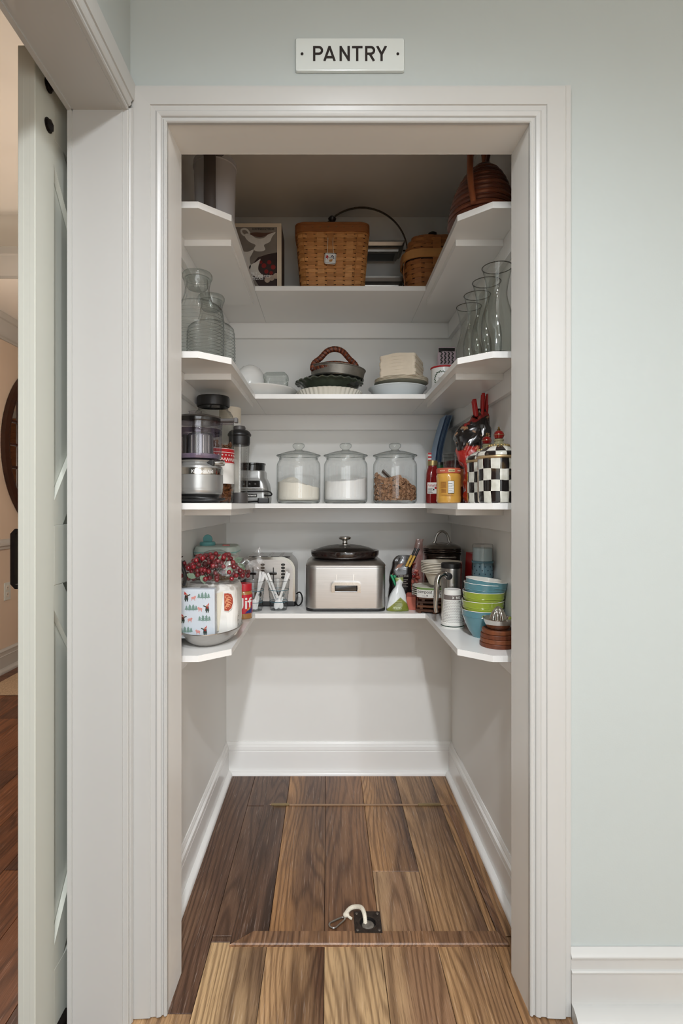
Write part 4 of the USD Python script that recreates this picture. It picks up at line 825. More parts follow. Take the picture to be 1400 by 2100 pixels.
p_ = obj('pretzels', pz + [lathe([(.001, .006), (.05, .006), (.05, .18), (.001, .19)], 24)], PRZ); setd(p_, 'brown mini pretzels filling the tall snack jar', 'pretzels', kind='stuff'); UsdGeom.Xformable(p_).AddTranslateOp().Set(Gf.Vec3d(JX, JY_, S3))
t = thing('white_canister', 'white cardboard canister behind the tall snack jar', 'canister', (-.3475, 1.93, S3))
obj('tub', lathe([(.001, 0), (.036, 0), (.0365, .002), (.0375, .300), (.001, .3)], 48), WPAP, t)
obj('lid', lathe([(.0378, .285), (.0385, .288), (.0385, .335), (.037, .339), (.001, .339)], 48), mat('cream_lid', lin(232, 222, 204), .5, var=.02), t)
t = thing('glass_tumbler_jar', 'clear plastic blending cup with black lid between the snack jar and the motor base', 'blender jar', (-.300, 1.842, S3))
obj('base', lathe([(.001, 0), (.0265, 0), (.028, .003), (.0275, .032), (.0255, .036), (.001, .036)], 40), DGRY, t)
obj('cup', lathe([(.0255, .036), (.027, .05), (.0305, .12), (.0335, .19), (.0345, .212)], 48, False, False), GLS, t)
ld = obj('lid', lathe([(.032, .196), (.0345, .198), (.036, .205), (.036, .226), (.0395, .229), (.0395, .234), (.034, .243), (.026, .248), (.001, .249)], 48), BLKP, t)
obj('cap', lathe([(.020, .247), (.021, .256), (.018, .262), (.001, .263)], 32), DGRY, ld)
for i in range(12): obj('scale_mark', wrap(flat(sbox(-.0016, -.0005, .0016, .0005), .0003), .0302 + .00033 * i, .95, .085 + .009 * i), PRG, t, smooth=False)
for a in (-.5, .35): obj('seam', tube([(.0262 * math.sin(a), -.0262 * math.cos(a), .04), (.0342 * math.sin(a), -.0342 * math.cos(a), .205)], .0008, 6), glass('seam_clear', (.75, .75, .75), (.4, .4, .4), .1), t)
# motor base
t = thing('blender_base', 'compact silver blender motor base with black collar on the third shelf', 'blender', (-.302, 2.150, S3))
obj('body', loft([rrect(.150, .150, .022, z) if 0 else rrect(w_, d_2, .024, z) for w_, d_2, z in ((.140, .140, .0), (.146, .146, .004), (.148, .148, .02), (.144, .144, .055), (.136, .138, .078), (.122, .128, .094), (.114, .118, .100), (.112, .116, .122), (.106, .110, .128))]), SILP, t, smooth=40)
obj('collar', lathe([(.050, .126), (.053, .128), (.053, .150), (.056, .152), (.056, .158), (.048, .158), (.046, .13), (.001, .13)], 48), BLKG, t)
cpn = obj('control_panel', mv(rbox(.096, .004, .026, .003, .0015), x=-.006, y=-.0715, z=.062), BLKG, t)
for i in range(4): obj('button', mv(ball(.0045, 0, 0, 0, 2, (1, .35, 1)), -.042 + .022 * i, -.0745, .0745), mat('dark_button', lin(60, 58, 58), .3), cpn)
obj('trim_line', bx(-.066, .062, -.0755, -.072, .054, .0575), CHROME, t, smooth=False)
pl_ = obj('name_plate', mv(rbox(.042, .002, .013, .002, .0008), x=.010, y=-.0745, z=.024), BLKP, t)
obj('lettering', mv(face(text('KitchenAid', .0062, .0004, True, w=.036)), .010, -.0757, .0305), PRW, pl_, smooth=False)
obj('power_cord', [tube(spline([(-.05, -.082, .044), (.0, -.086, .046), (.055, -.084, .047), (.083, -.07, .042), (.086, -.06, .034), (.072, -.072, .030), (.06, -.080, .033)], 50), .0028, 8), tube(spline([(-.02, -.10, .004), (.02, -.108, .007), (.04, -.112, .008)], 20), .0032, 8)], BLKP, t)
pg_ = obj('plug', mv(rbox(.042, .024, .020, .005, .003), x=.060, y=-.112, z=.0005, rz=4), BLKP, t)

# ---- three glass jars
JZ = S3; JXS = [X(612, 2.13), X(708.5, 2.13), X(809.5, 2.13)]
def jarset(x, lab):
    t = thing('glass_jar', lab, 'jar', (x, 2.13, JZ), 0, 'lidded glass storage jars')
    obj('body', lathe([(.060, .0015), (.078, .002), (.083, .007), (.0853, .018), (.0855, .03), (.0855, .140), (.0845, .154), (.080, .164), (.0765, .168), (.0755, .176), (.0775, .1795), (.079, .182)], 72, False, False), GLJ, t)
    obj('base', lathe([(.001, .003), (.05, .003), (.062, .0), (.075, .001), (.080, .006), (.075, .010), (.001, .010)], 56), GLJ, t)
    ld = obj('lid', lathe([(.0735, .172), (.0735, .1835), (.0845, .1845), (.0862, .187), (.0855, .1895), (.075, .193), (.058, .199), (.036, .2045), (.020, .2075), (.0135, .211)], 72, False, False), GLJ, t)
    obj('knob', lathe([(.0135, .2095), (.0150, .214), (.0215, .219), (.0238, .2255), (.0225, .232), (.016, .2365), (.006, .2378), (.001, .238)], 40, False), glass('knob_glass', (.94, .955, .945), (.30, .33, .32), .02), ld)
    obj('rim', tube(circle(.0858, .1872, 64), .0012, 6, True), glass('rim_line', (.62, .66, .64), (.25, .28, .27), .03), ld)
    return t
labs = ['left glass storage jar holding white flour in a heaped mound', 'middle glass storage jar holding level white sugar', 'right glass storage jar holding brown cereal flakes and a scoop']
for x, l in zip(JXS, labs): jarset(x, l)
def fill(name, x, hfun, m, lab, cat, R=.0815, kind=None, n=72, rough=0, seed=1):
    rs = np.linspace(.002, 1, 14); rings = [circle(R - .006, .0115, n), circle(R, .018, n)]
    a = np.arange(n) * 2 * math.pi / n
    def ring(f):
        p = np.c_[R * f * np.cos(a), R * f * np.sin(a)]; z = hfun(p[:, 0], p[:, 1])
        if rough: z = z + rough * (meshkit.fbm(np.c_[p * 120, np.zeros(n)], 3, seed) - .5)
        return np.c_[p, z]
    top = ring(1.0)
    for q in np.linspace(.15, .97, 6): rings.append(np.c_[top[:, :2], .018 + (top[:, 2] - .018) * q])
    rings += [ring(f) for f in rs[::-1]]
    o = obj(name, loft(rings), m, smooth=50); setd(o, lab, cat, kind=kind); UsdGeom.Xformable(o).AddTranslateOp().Set(Gf.Vec3d(x, 2.13, JZ)); return o
fill('flour', JXS[0], lambda x, y: .082 + .026 * np.exp(-((x + .028)**2 + (y + .01)**2) / .0016) - .22 * x * (x > 0) - .004, mat('flour_white', lin(242, 236, 222), .9, var=.02, bump=.1), 'off-white flour heaped in the left glass jar', 'flour', rough=.004, kind='stuff')
fill('sugar', JXS[1], lambda x, y: .090 + .10 * y * 0 + .08 * x + .006 * np.cos(y * 30), mat('sugar_white', lin(246, 245, 242), .8, var=.01, bump=.1), 'fine white sugar in the middle glass jar', 'sugar', rough=.003, kind='stuff')
CERB = [mat(f'cereal_{w_}', lin(*c), .8, var=.3, scale=120, bump=.4) for w_, c in (('tan', (172, 132, 100)),)]
ch_ = lambda x, y: .090 - .25 * x + .010 * np.sin(x * 60 + 1)
def flake():
    m = lathe([(.001, .0006), (.005, .0004), (.0075, .0016), (.0078, .0022), (.005, .0014), (.001, .0014)], 9); v = m.vertices; v[:, :2] *= rng.uniform(.6, 1.15, 2); v[:, 2] += 22 * v[:, 0] * v[:, 1] * rng.uniform(-1, 1); return m
fk = []
for i in range(900):
    if i < 600:
        a = rng.uniform(-1.9, 1.9); R_ = rng.uniform(.071, .0775); x, y = R_ * math.sin(a), -R_ * math.cos(a); z = rng.uniform(.016, max(.03, ch_(x, y)))
    else:
        a = rng.uniform(0, 2 * math.pi); R_ = .076 * math.sqrt(rng.uniform()); x, y = R_ * math.cos(a), R_ * math.sin(a); z = ch_(x, y) + rng.uniform(-.003, .004)
    fk.append(mv(flake(), x, y, z, *(rng.uniform(0, 180, 3))))
fk.append(lathe([(.001, .012), (.070, .013), (.072, .05), (.001, .075)], 24))
o = obj('cereal', fk, CERB[0], kind='stuff'); setd(o, 'brown wheat cereal flakes piled in the right glass jar', 'cereal'); UsdGeom.Xformable(o).AddTranslateOp().Set(Gf.Vec3d(JXS[2], 2.13, JZ))
t = thing('scoop', 'small metal scoop stuck into the brown cereal', 'scoop', (JXS[2], 2.13, JZ))
P_ = spline([(-.052, -.020, .127), (-.035, -.026, .110), (-.015, -.032, .090), (-.004, -.035, .078)], 20)
obj('handle', band(P_, .0125, .0025, (.4, -.9, .2)), STEEL, t); obj('grip_edge', [tube(P_ + np.array([.003, -.001, .006]), .0012, 6), tube(P_ - np.array([.003, -.001, .006]), .0012, 6)], CHROME, t)

# ---------------------------------------------------------------- third shelf, right
t = thing('sauce_bottle', 'dark red sauce bottle with gold cap and white label beside the cereal jar', 'bottle', (.397, 2.058, S3))
RSAU = mat('red_sauce_glass', lin(122, 22, 24), .1, var=.15, scale=8, coat=.6)
obj('bottle', loft([rrect(w_, w_, r_, z) for w_, r_, z in ((.046, .014, 0), (.052, .016, .004), (.053, .017, .100), (.051, .018, .112), (.040, .018, .132), (.034, .0168, .138), (.033, .0163, .146))]), RSAU, t, smooth=50)
obj('cap', lathe([(.0175, .143), (.0185, .144), (.0185, .160), (.0175, .162), (.001, .1625)], 36), mat('gold_cap', lin(176, 156, 106), .35, .7), t)
lb = obj('label', mv(face(flat(sbox(-.0245, .037, .0245, .079), .0008)), 0, -.0265, 0), PRW, t, smooth=False)
obj('script_print', mv(face(flat(union_all([LineString(spline([(-.022 + .0055*i, .064, 0), (-.020 + .0055*i, .071, 0), (-.018 + .0055*i, .064, 0)], 8)[:, :2]).buffer(.0006) for i in range(8)]), .0004)), 0, -.0274, 0), PRR, lb, smooth=False)
obj('berry_print', mv(face(flat(union_all([Point(.006 + .006 * i, .058 + .003 * (i % 2)).buffer(.004) for i in range(3)]), .0004)), 0, -.0274, 0), PRR, lb, smooth=False)
obj('fine_print', mv(face(flat(union_all([sbox(-.022, .040 + .004 * i, -.005 - .003 * (i % 2), .0412 + .004 * i) for i in range(5)] + [Point(-.001, .052).buffer(.0028)]), .0004)), 0, -.0274, 0), PRK, lb, smooth=False)
QX, QY = .3995, 1.795
t = thing('dip_jar', 'yellow cheese dip jar with orange-red lid at the front edge of the right shelf', 'jar', (QX, QY, S3))
obj('jar', lathe([(.001, 0), (.034, 0), (.0385, .003), (.0405, .010), (.0405, .020), (.0395, .026), (.0395, .076), (.0405, .083), (.0405, .089), (.038, .096), (.0355, .099), (.001, .1)], 56), mat('cheese_yellow', lin(216, 164, 76), .12, var=.04, coat=.6), t)
ld = obj('lid', lathe([(.0385, .0985), (.0395, .1), (.0395, .113), (.037, .1155), (.001, .116)], 56), mat('salmon_lid', lin(196, 96, 70), .35, var=.04), t)
obj('lid_patch', wrap(flat(sbox(-.0105, -.0045, .0105, .0045), .0003), .0396, .03, .1065), mat('pale_yellow_print', lin(224, 206, 150), .4), ld, smooth=False)
obj('lettering', wrap(text('MEDIUM', .0042, .0003, True, w=.018), .04, .03, .1065), PRK, ld, smooth=False)
for a in (-.75, .8): obj('lettering', wrap(text('MEDIUM', .004, .0003, True, w=.018), .0397, a, .1065), mat('cream_print', lin(236, 206, 180), .4), ld, smooth=False)
lb = obj('label', wrap(flat(sbox(-.036, .022, .012, .074), .0003), .0398, -.05, 0), mat('label_gold', lin(206, 152, 68), .3, var=.06), t, smooth=False)
obj('picture_patch', wrap(flat(sbox(-.034, .050, -.014, .070).union(sbox(-.032, .034, -.015, .047)), .0003), .0402, -.05, 0), mat('label_brown', lin(164, 112, 48), .4, var=.3, scale=90), lb, smooth=False)
obj('facts_panel', wrap(flat(sbox(-.0095, .033, .0095, .072), .0003), .0402, -.02, 0), PRW, lb, smooth=False)
obj('facts_frame', wrap(flat(sbox(-.0105, .032, .0105, .073).difference(sbox(-.0092, .0333, .0092, .0717)), .0003), .0404, -.02, 0), PRK, lb, smooth=False)
obj('fine_print', wrap(flat(union_all([sbox(-.0085, .036 + .0055 * i, .008 - .004 * (i % 2), .0372 + .0055 * i) for i in range(6)]), .0003), .0405, -.02, 0), PRG, lb, smooth=False)
obj('fine_print', wrap(flat(union_all([sbox(-.030, .0265, .004, .0275), sbox(-.02, .024, .008, .025)]), .0003), .0405, -.05, 0), mat('label_brown', None), lb, smooth=False)
t = thing('relish_jar', 'jar with orange paper seal wedged between the dip jar and the checkered canister', 'jar', (.4775, 1.905, S3))
obj('jar', lathe([(.001, 0), (.030, 0), (.0335, .004), (.034, .02), (.034, .092), (.030, .1), (.001, .1)], 44), mat('dark_relish_glass', lin(70, 22, 20), .12, var=.3, scale=60, coat=.6), t)
obj('cap', lathe([(.0335, .096), (.0345, .098), (.0345, .118), (.033, .120), (.001, .1205)], 44), mat('orange_cap', lin(206, 120, 70), .4, var=.05), t)
obj('seal', wrap(flat(sbox(-.032, .058, .004, .1), .0004), .0343, -.25, 0), mat('orange_paper', lin(198, 122, 74), .5, var=.08), t, smooth=False)
obj('label', wrap(flat(sbox(.006, .004, .034, .09), .0004), .0343, -.32, 0), mat('amber_paper', lin(176, 110, 50), .4, var=.2), t, smooth=False)
t = thing('berry_tub', 'clear deli tub of dark red berry preserve behind the dip jar', 'tub', (.478, 2.028, S3))
obj('tub', lathe([(.001, .002), (.040, .002), (.042, .006), (.0475, .172), (.049, .174)], 56, False, False), GLP, t)
obj('lid', lathe([(.0488, .172), (.0500, .176), (.0500, .184), (.047, .187), (.046, .183), (.001, .1825)], 56), GLP, t)
pre = crumple(fine(lathe([(.001, .006), (.0385, .007), (.0405, .012), (.0445, .150), (.038, .158), (.001, .16)], 48), .008), .0028, 140, 9)
o = obj('berry_preserve', pre, mat('dark_berry', lin(66, 12, 18), .18, var=.6, scale=130, coat=.5)); setd(o, 'dark red berry preserve inside the clear deli tub', 'preserve', kind='stuff'); UsdGeom.Xformable(o).AddTranslateOp().Set(Gf.Vec3d(.478, 2.028, S3))
t = thing('green_cap_jar', 'small jar with black and green cap behind the red sauce bottle', 'jar', (.4400, 2.148, S3))
obj('jar', lathe([(.001, 0), (.024, 0), (.025, .003), (.025, .13), (.018, .14), (.001, .14)], 36), mat('olive_glass', lin(52, 56, 36), .15, var=.1, coat=.5), t)
obj('cap', lathe([(.024, .137), (.025, .138), (.025, .160), (.023, .163), (.001, .163)], 36), BLKP, t)
obj('green_band', lathe([(.0252, .136), (.0256, .137), (.0256, .150), (.0252, .151)], 36, False, False, True), mat('green_band', lin(34, 84, 50), .4), t)
t = thing('striped_carton', 'small red and white striped carton under the blue plastic mats', 'carton', (.4085, 2.20, S3))
obj('carton', rbox(.014, .05, .205, .002, .001), PRW, t)
obj('stripe', [bx(-.0073, .0073, -.0254, -.0248, .155 + .014 * i, .162 + .014 * i) for i in range(4)], PRR, t, smooth=False)
BLU = [mat(f'blue_mat_{i}', lin(*c), .3, var=.05) for i, c in enumerate(((140, 174, 212), (96, 132, 182), (170, 196, 222)))]
for i in range(6):
    x0 = .4335 + .0052 * i
    Pm = spline([(x0 - .006, 0, .001), (x0 + .006, 0, .12), (x0 + .012, 0, .20), (x0 + .028, 0, .28), (x0 + .054, 0, .366)], 30)
    m_ = band(Pm, .115, .0013, (0, 1, 0)); o = obj('plastic_mat', m_, BLU[i % 3], smooth=30); UsdGeom.Xformable(o).AddTranslateOp().Set(Gf.Vec3d(0, 2.295, S3))
    setd(o, ['leftmost and lowest-lying', 'second from the left', 'third from the left', 'fourth from the left', 'fifth from the left', 'rightmost'][i] + ' thin blue plastic mat in the curved bundle on the third shelf', 'plastic mat', 'curved blue plastic mats')

# bag with red clips
t = thing('chip_bag', 'crumpled black and red foil snack bag folded over behind the checkered canisters', 'snack bag', (.470, 1.775, S3))
if 'chip_foil' not in _m:
    nd = {'tc': ('texture_coordinate', {}), 'sp': ('separate_xyz', {}), 'n': ('noise_texture', {'scale': 16.0, 'detail': 3.0}), 'n2': ('noise_texture', {'scale': 55.0, 'detail': 3.0}), 'a': ('math', {'math_type': 'multiply_add', 'value2': .16}), 'r': ('rgb_ramp', {'ramp': [(0, lin(150, 26, 26)), (.244, lin(172, 38, 32)), (.252, lin(20, 15, 15)), (.34, lin(18, 13, 13)), (.345, lin(150, 28, 26)), (.362, lin(150, 28, 26)), (.368, lin(18, 13, 13)), (1, lin(16, 12, 12))]}),
          'r2': ('rgb_ramp', {'ramp': [(.60, (0, 0, 0)), (.68, (.45, .24, .12))]}), 'mx': ('mix_color', {'blend_type': 'screen', 'fac': .8}), 'p': ('principled_bsdf', {'roughness': .2, 'coat_weight': .6, 'coat_roughness': .12})}
    _m['chip_foil'] = usdkit.material(stage, '/World/Looks/chip_foil', nd, [('tc.object', 'sp.vector'), ('tc.object', 'n.vector'), ('tc.object', 'n2.vector'), ('n.fac', 'a.value1'), ('sp.z', 'a.value3'), ('a.value', 'r.fac'), ('n2.fac', 'r2.fac'), ('r.color', 'mx.a'), ('r2.color', 'mx.b'), ('mx.result', 'p.base_color')], surface='p.BSDF')
def bagring(w, d, z, x=0, y=0, n=48, p=2.6):
    a = np.arange(n) * 2 * math.pi / n; c, s = np.cos(a), np.sin(a); e = 2 / p
    return np.c_[x + w / 2 * np.sign(c) * np.abs(c)**e, y + d / 2 * np.sign(s) * np.abs(s)**e, np.full(n, z)]
def smoothrings(R, k=6):
    R = np.array(R); tt = np.arange(len(R)); from scipy.interpolate import PchipInterpolator
    return list(PchipInterpolator(tt, R, axis=0)(np.linspace(0, len(R) - 1, (len(R) - 1) * k + 1)))
bg = loft(smoothrings([bagring(.030, .050, 0), bagring(.048, .066, .03), bagring(.052, .070, .10, .002), bagring(.088, .074, .17, -.010), bagring(.096, .066, .215, -.006), bagring(.088, .048, .245, .002), bagring(.060, .028, .270, .016), bagring(.040, .012, .290, .028), bagring(.034, .006, .305, .034)], 5))
obj('bag', crumple(crumple(bg, .012, 22, 4), .0055, 60, 14), _m['chip_foil'], t, smooth=14)
bg2 = loft(smoothrings([bagring(.03, .03, .06, .034, -.02), bagring(.046, .044, .14, .034, -.016), bagring(.046, .040, .23, .036, -.012), bagring(.040, .02, .285, .036, -.006), bagring(.034, .008, .31, .036, 0)], 5))
obj('folded_corner', crumple(crumple(bg2, .008, 30, 8), .004, 70, 18), _m['chip_foil'], t, smooth=14)
RCL = mat('red_clip', lin(180, 28, 26), .3, var=.05)
for i, (dx, hgt, rz) in enumerate(((0, .058, -8), (.020, .078, 3), (.034, .076, 5))):
    t2_ = thing('bag_clip', ['leftmost, leaning red clip on top of the black snack bag', 'middle and tallest red clip on top of the black snack bag', 'right red clip on top of the black snack bag'][i], 'clip', (.484 + dx * .95, 1.765 + .004 * i, S3 + .282), 0, 'red bag clips')
    m_ = mv(rbox(.0115 if i else .014, .009, hgt, .0045, .003), ry=rz); obj('jaw', m_, RCL, t2_)
    obj('jaw', mv(m_, 0, .009, -.004), RCL, t2_); obj('spring', mv(tube(circle(.004, 0, 12), .0012, 6, True), rx=90, z=hgt * .3, y=.0045), STEEL, t2_)

# checkered canisters
def checks(name, nx, hz, z0, ox=0.0):
    nd = {'tc': ('texture_coordinate', {}), 'w': ('noise_texture', {'scale': 26.0, 'detail': 1.0}), 'ws': ('vector_math', {'math_type': 'multiply_add', 'vector2': (.006, .006, .006)}), 'sp': ('separate_xyz', {}),
          'at': ('math', {'math_type': 'arctan2'}), 'm1': ('math', {'math_type': 'multiply_add', 'value2': nx / (2 * math.pi), 'value3': 50.0 + ox}), 'f1': ('math', {'math_type': 'floor'}),
          'm2': ('math', {'math_type': 'multiply_add', 'value2': 1 / hz, 'value3': 20 - z0 / hz}), 'f2': ('math', {'math_type': 'floor'}), 's': ('math', {'math_type': 'add'}), 'md': ('math', {'math_type': 'modulo', 'value2': 2.0}), 'gt': ('math', {'math_type': 'greater_than', 'value2': .5}),
          'nw': ('noise_texture', {'scale': 50.0, 'detail': 3.0}), 'rw': ('rgb_ramp', {'ramp': [(.3, lin(204, 202, 188)), (.7, lin(232, 230, 220))]}), 'nb': ('noise_texture', {'scale': 22.0, 'detail': 4.0, 'distortion': 1.0}), 'rb': ('rgb_ramp', {'ramp': [(.35, lin(20, 16, 16)), (.6, lin(36, 30, 30)), (.72, lin(92, 74, 48))]}),
          'mx': ('mix_color', {}), 'p': ('principled_bsdf', {'roughness': .14, 'coat_weight': .7, 'coat_roughness': .05})}
    lk = [('tc.object', 'w.vector'), ('w.color', 'ws.vector1'), ('tc.object', 'ws.vector3'), ('ws.vector', 'sp.vector'), ('sp.y', 'at.value1'), ('sp.x', 'at.value2'), ('at.value', 'm1.value1'), ('m1.value', 'f1.value1'), ('sp.z', 'm2.value1'), ('m2.value', 'f2.value1'), ('f1.value', 's.value1'), ('f2.value', 's.value2'), ('s.value', 'md.value1'), ('md.value', 'gt.value1'),
          ('tc.object', 'nw.vector'), ('nw.fac', 'rw.fac'), ('tc.object', 'nb.vector'), ('nb.fac', 'rb.fac'), ('gt.value', 'mx.fac'), ('rw.color', 'mx.a'), ('rb.color', 'mx.b'), ('mx.result', 'p.base_color')]
    return usdkit.material(stage, '/World/Looks/' + name, nd, lk, surface='p.BSDF')
CHK = checks('black_white_checks', 14, .0306, .004, .3); CHK2 = checks('lid_checks', 12, .0150, .129, .1)
ENB = mat('gold_bead', lin(190, 166, 112), .25, .75, var=.2, scale=200); RGL = mat('red_finial', lin(112, 14, 12), .1, var=.5, scale=60, stretch=(1, 1, .3), coat=.7)
def canister(lab, x, y, rz):
    t = thing('checkered_canister', lab, 'canister', (x, y, S3), rz, 'black and white checkered canisters')
    obj('body', lathe([(.001, .001), (.052, .0), (.0555, .004), (.0570, .03), (.0572, .09), (.0575, .122), (.001, .122)], 64), CHK, t)
    obj('gold_rim', lathe([(.0575, .121), (.0605, .1225), (.0612, .125), (.0600, .128), (.0575, .129)], 64, False, False, True), mat('worn_gold_edge', lin(186, 158, 118), .35, .5, var=.15), t)
    ld = obj('lid', lathe([(.0565, .126), (.0612, .130), (.0608, .135), (.055, .142), (.043, .150), (.030, .156), (.018, .159), (.001, .1595)], 64), CHK2, t)
    for k in range(18): obj('bead', ball(.0036, .0265 * math.cos(k * math.pi / 9), .0265 * math.sin(k * math.pi / 9), .1585, 1), ENB, ld)
    obj('finial_base', lathe([(.024, .157), (.021, .162), (.014, .166), (.0115, .170), (.0135, .173), (.0135, .176), (.009, .178)], 32, False), mat('celadon_collar', lin(150, 146, 116), .3, .3, var=.1), ld)
    fi = obj('finial', lathe([(.006, .176), (.0115, .179), (.0145, .186), (.0145, .190), (.0115, .197), (.006, .2005), (.001, .201)], 32), RGL, ld)
    obj('finial_band', tube(circle(.0148, .188, 32), .0006, 6, True), ENB, ld); obj('finial_tip', lathe([(.004, .2), (.0045, .2035), (.0025, .2055), (.003, .208), (.002, .2105), (.0005, .212)], 16), mat('dark_gold', lin(110, 84, 44), .3, .8), ld)
canister('front black and white checkered canister with a red ball finial', .4735, 1.503, 8)
canister('rear black and white checkered canister half hidden behind the front one', .4775, 1.632, 40)

# ---------------------------------------------------------------- bottom shelf, left
TX, TY_ = -.349, 1.622
t = thing('steel_pan', 'oval stainless steel pan holding the party napkins and flour bag', 'pan', (TX, TY_, S4))
def ov(rx, ry, z): return circle(rx, z, 64, 0, 0, ry)
obj('pan', loft([ov(.048, .086, 0), (ov(.054, .092, .001)), ov(.070, .112, .012), ov(.085, .132, .032), ov(.0895, .138, .041), ov(.0925, .1415, .043), ov(.0925, .1415, .0455), ov(.088, .136, .044), ov(.083, .13, .033), ov(.068, .11, .014), ov(.05, .088, .004)]), STEEL, t, smooth=50)
NB = (-.372, 1.535)
t = thing('party_napkins', 'pack of pale blue paper napkins printed with gnomes and fir trees in the steel pan', 'napkins', (*NB, S4 + .027), 0)
w_, h_, d_2 = .112, .139, .028
pkm = rbox(w_, d_2, h_, .004, .003)
obj('napkin_block', mv(pkm, rx=3), mat('pale_blue_paper', lin(218, 226, 234), .55, var=.01), t)
obj('wrapper', mv(rbox(w_ + .003, d_2 + .003, h_ + .004, .005, .003), rx=3, z=-.001), FILM, t)
def npx(px, py): return ((px - 405.0) * 1.5 / F, (Z(py, 1.515) - S4 - .027) / math.cos(math.radians(3)))
def nface(g, m, nm='print'): 
    f = face(flat(g.intersection(sbox(-.054, .003, .054, .136)), .0003), (0, -d_2 / 2 - .0002, 0)); obj(nm, mv(f, rx=3), m, t, smooth=False)
trees, hats, bodies, skin, pigs = [], [], [], [], []
def tree(cx, cy, s):
    for k in range(3): trees.append(Polygon([(cx - s * (.30 + .12 * k), cy + s * (.42 - .36 * k)), (cx + s * (.30 + .12 * k), cy + s * (.42 - .36 * k)), (cx, cy + s * (.95 - .36 * k))]))
    trees.append(sbox(cx - .03 * s, cy - s * .55, cx + .03 * s, cy - s * .3))
for px, py in ((423, 1222), (397, 1247), (424, 1269), (386, 1293), (360, 1222), (352, 1250)):
    for q, (dx, s) in enumerate(((-9, .010), (-2, .0135), (5, .0135), (11, .010))): c = npx(px + dx, py + 1); tree(c[0], c[1], s)
def gnome(px, py, fl):
    c = npx(px, py); x, y = c
    bodies.append(Polygon([(x - .0055, y - .010), (x + .0055, y - .010), (x + .004, y + .003), (x - .004, y + .003)])); bodies.append(sbox(x - .004, y - .015, x - .001, y - .009)); bodies.append(sbox(x + .001, y - .015, x + .004, y - .009))
    bodies.append(LineString([(x, y), (x + fl * .010, y + .004)]).buffer(.0013)); hats.append(Polygon([(x - .004 - fl * .002, y + .004), (x + .004, y + .004), (x - fl * .005, y + .013)])); hats.append(Point(x, y - .001).buffer(.0035)); skin.append(Point(x + fl * .001, y + .0035).buffer(.0030))
    p = (x + fl * .0195, y - .005); pigs.append(affinity.scale(Point(*p).buffer(.0045), 1.35, .8)); pigs.append(Point(p[0] + fl * .0048, p[1] + .003).buffer(.0028)); pigs.extend([sbox(p[0] + q - .0008, p[1] - .0075, p[0] + q + .0008, p[1]) for q in (-.004, .004)])
for px, py, fl in ((388, 1222, 1), (431, 1245, -1), (380, 1267, 1), (426, 1292, -1), (358, 1300, 1)): gnome(px, py, fl)
nface(union_all(trees), mat('print_sage', lin(126, 156, 146), .5, var=.06), 'tree_print'); nface(union_all(bodies), mat('print_forest', lin(48, 62, 54), .5), 'gnome_print'); nface(union_all(hats), mat('print_scarlet', lin(196, 62, 54), .5), 'hat_print'); nface(union_all(skin), mat('print_peach', lin(228, 178, 150), .5), 'face_print'); nface(union_all(pigs), mat('print_pink', lin(226, 158, 150), .5), 'pig_print')
FBX, FBY = -.343, 1.645
t = thing('flour_bag', 'white paper bag with a red food photo standing in the steel pan', 'bag', (FBX, FBY, S4 + .016))
fb = fine(loft([rrect(.140, .110, .022, 0), rrect(.150, .124, .026, .01), rrect(.154, .130, .030, .07), rrect(.152, .126, .028, .135), rrect(.140, .112, .026, .152), rrect(.09, .07, .02, .158)]), .014)
obj('bag', crumple(fb, .003, 24, 12), WPAP, t, smooth=40)
obj('flap', mv(face(flat(Polygon([(-.012, .0), (.026, .015), (.038, .128), (.014, .122)]), .001)), 0, -.0665, .004, rx=-1), mat('cream_flap', lin(228, 220, 200), .7, var=.03), t, smooth=False)
pc = Polygon([(0, .002), (-.001, .052), (.010, .053), (.020, .050), (.024, .040), (.025, .026), (.021, .010), (.012, .001)])
obj('food_picture', mv(face(flat(pc, .0006)), .042, -.0655, .075), mat('print_tomato', lin(164, 66, 44), .4, var=.4, scale=160), t, smooth=False)
obj('food_picture_edge', mv(face(flat(pc.buffer(.0012).difference(pc), .0006)), .042, -.0656, .075), PRW, t, smooth=False)
obj('noodle_print', mv(face(flat(union_all([LineString(arcpts(.008 + .003 * (i % 3), .012 + .005 * i, .006, .004, 0, 250, 10)).buffer(.0010) for i in range(7)]), .0004)), .042, -.0662, .075), mat('print_pasta', lin(226, 160, 116), .4), t, smooth=False)
sd = union_all([LineString([(0, .004 * i), (.03 - .006 * (i % 3), .004 * i)]).buffer(.0007) for i in range(14)])
f = face(flat(sd, .0005)); f = mv(f, rz=62, x=.0625, y=-.052, z=.03); obj('fine_print', f, PRK, t, smooth=False)
obj('fine_print', mv(face(flat(LineString([(0, 0), (.018, 0)]).buffer(.001, cap_style='flat'), .0005)), -.004, -.0664, .130), PRG, t, smooth=False)
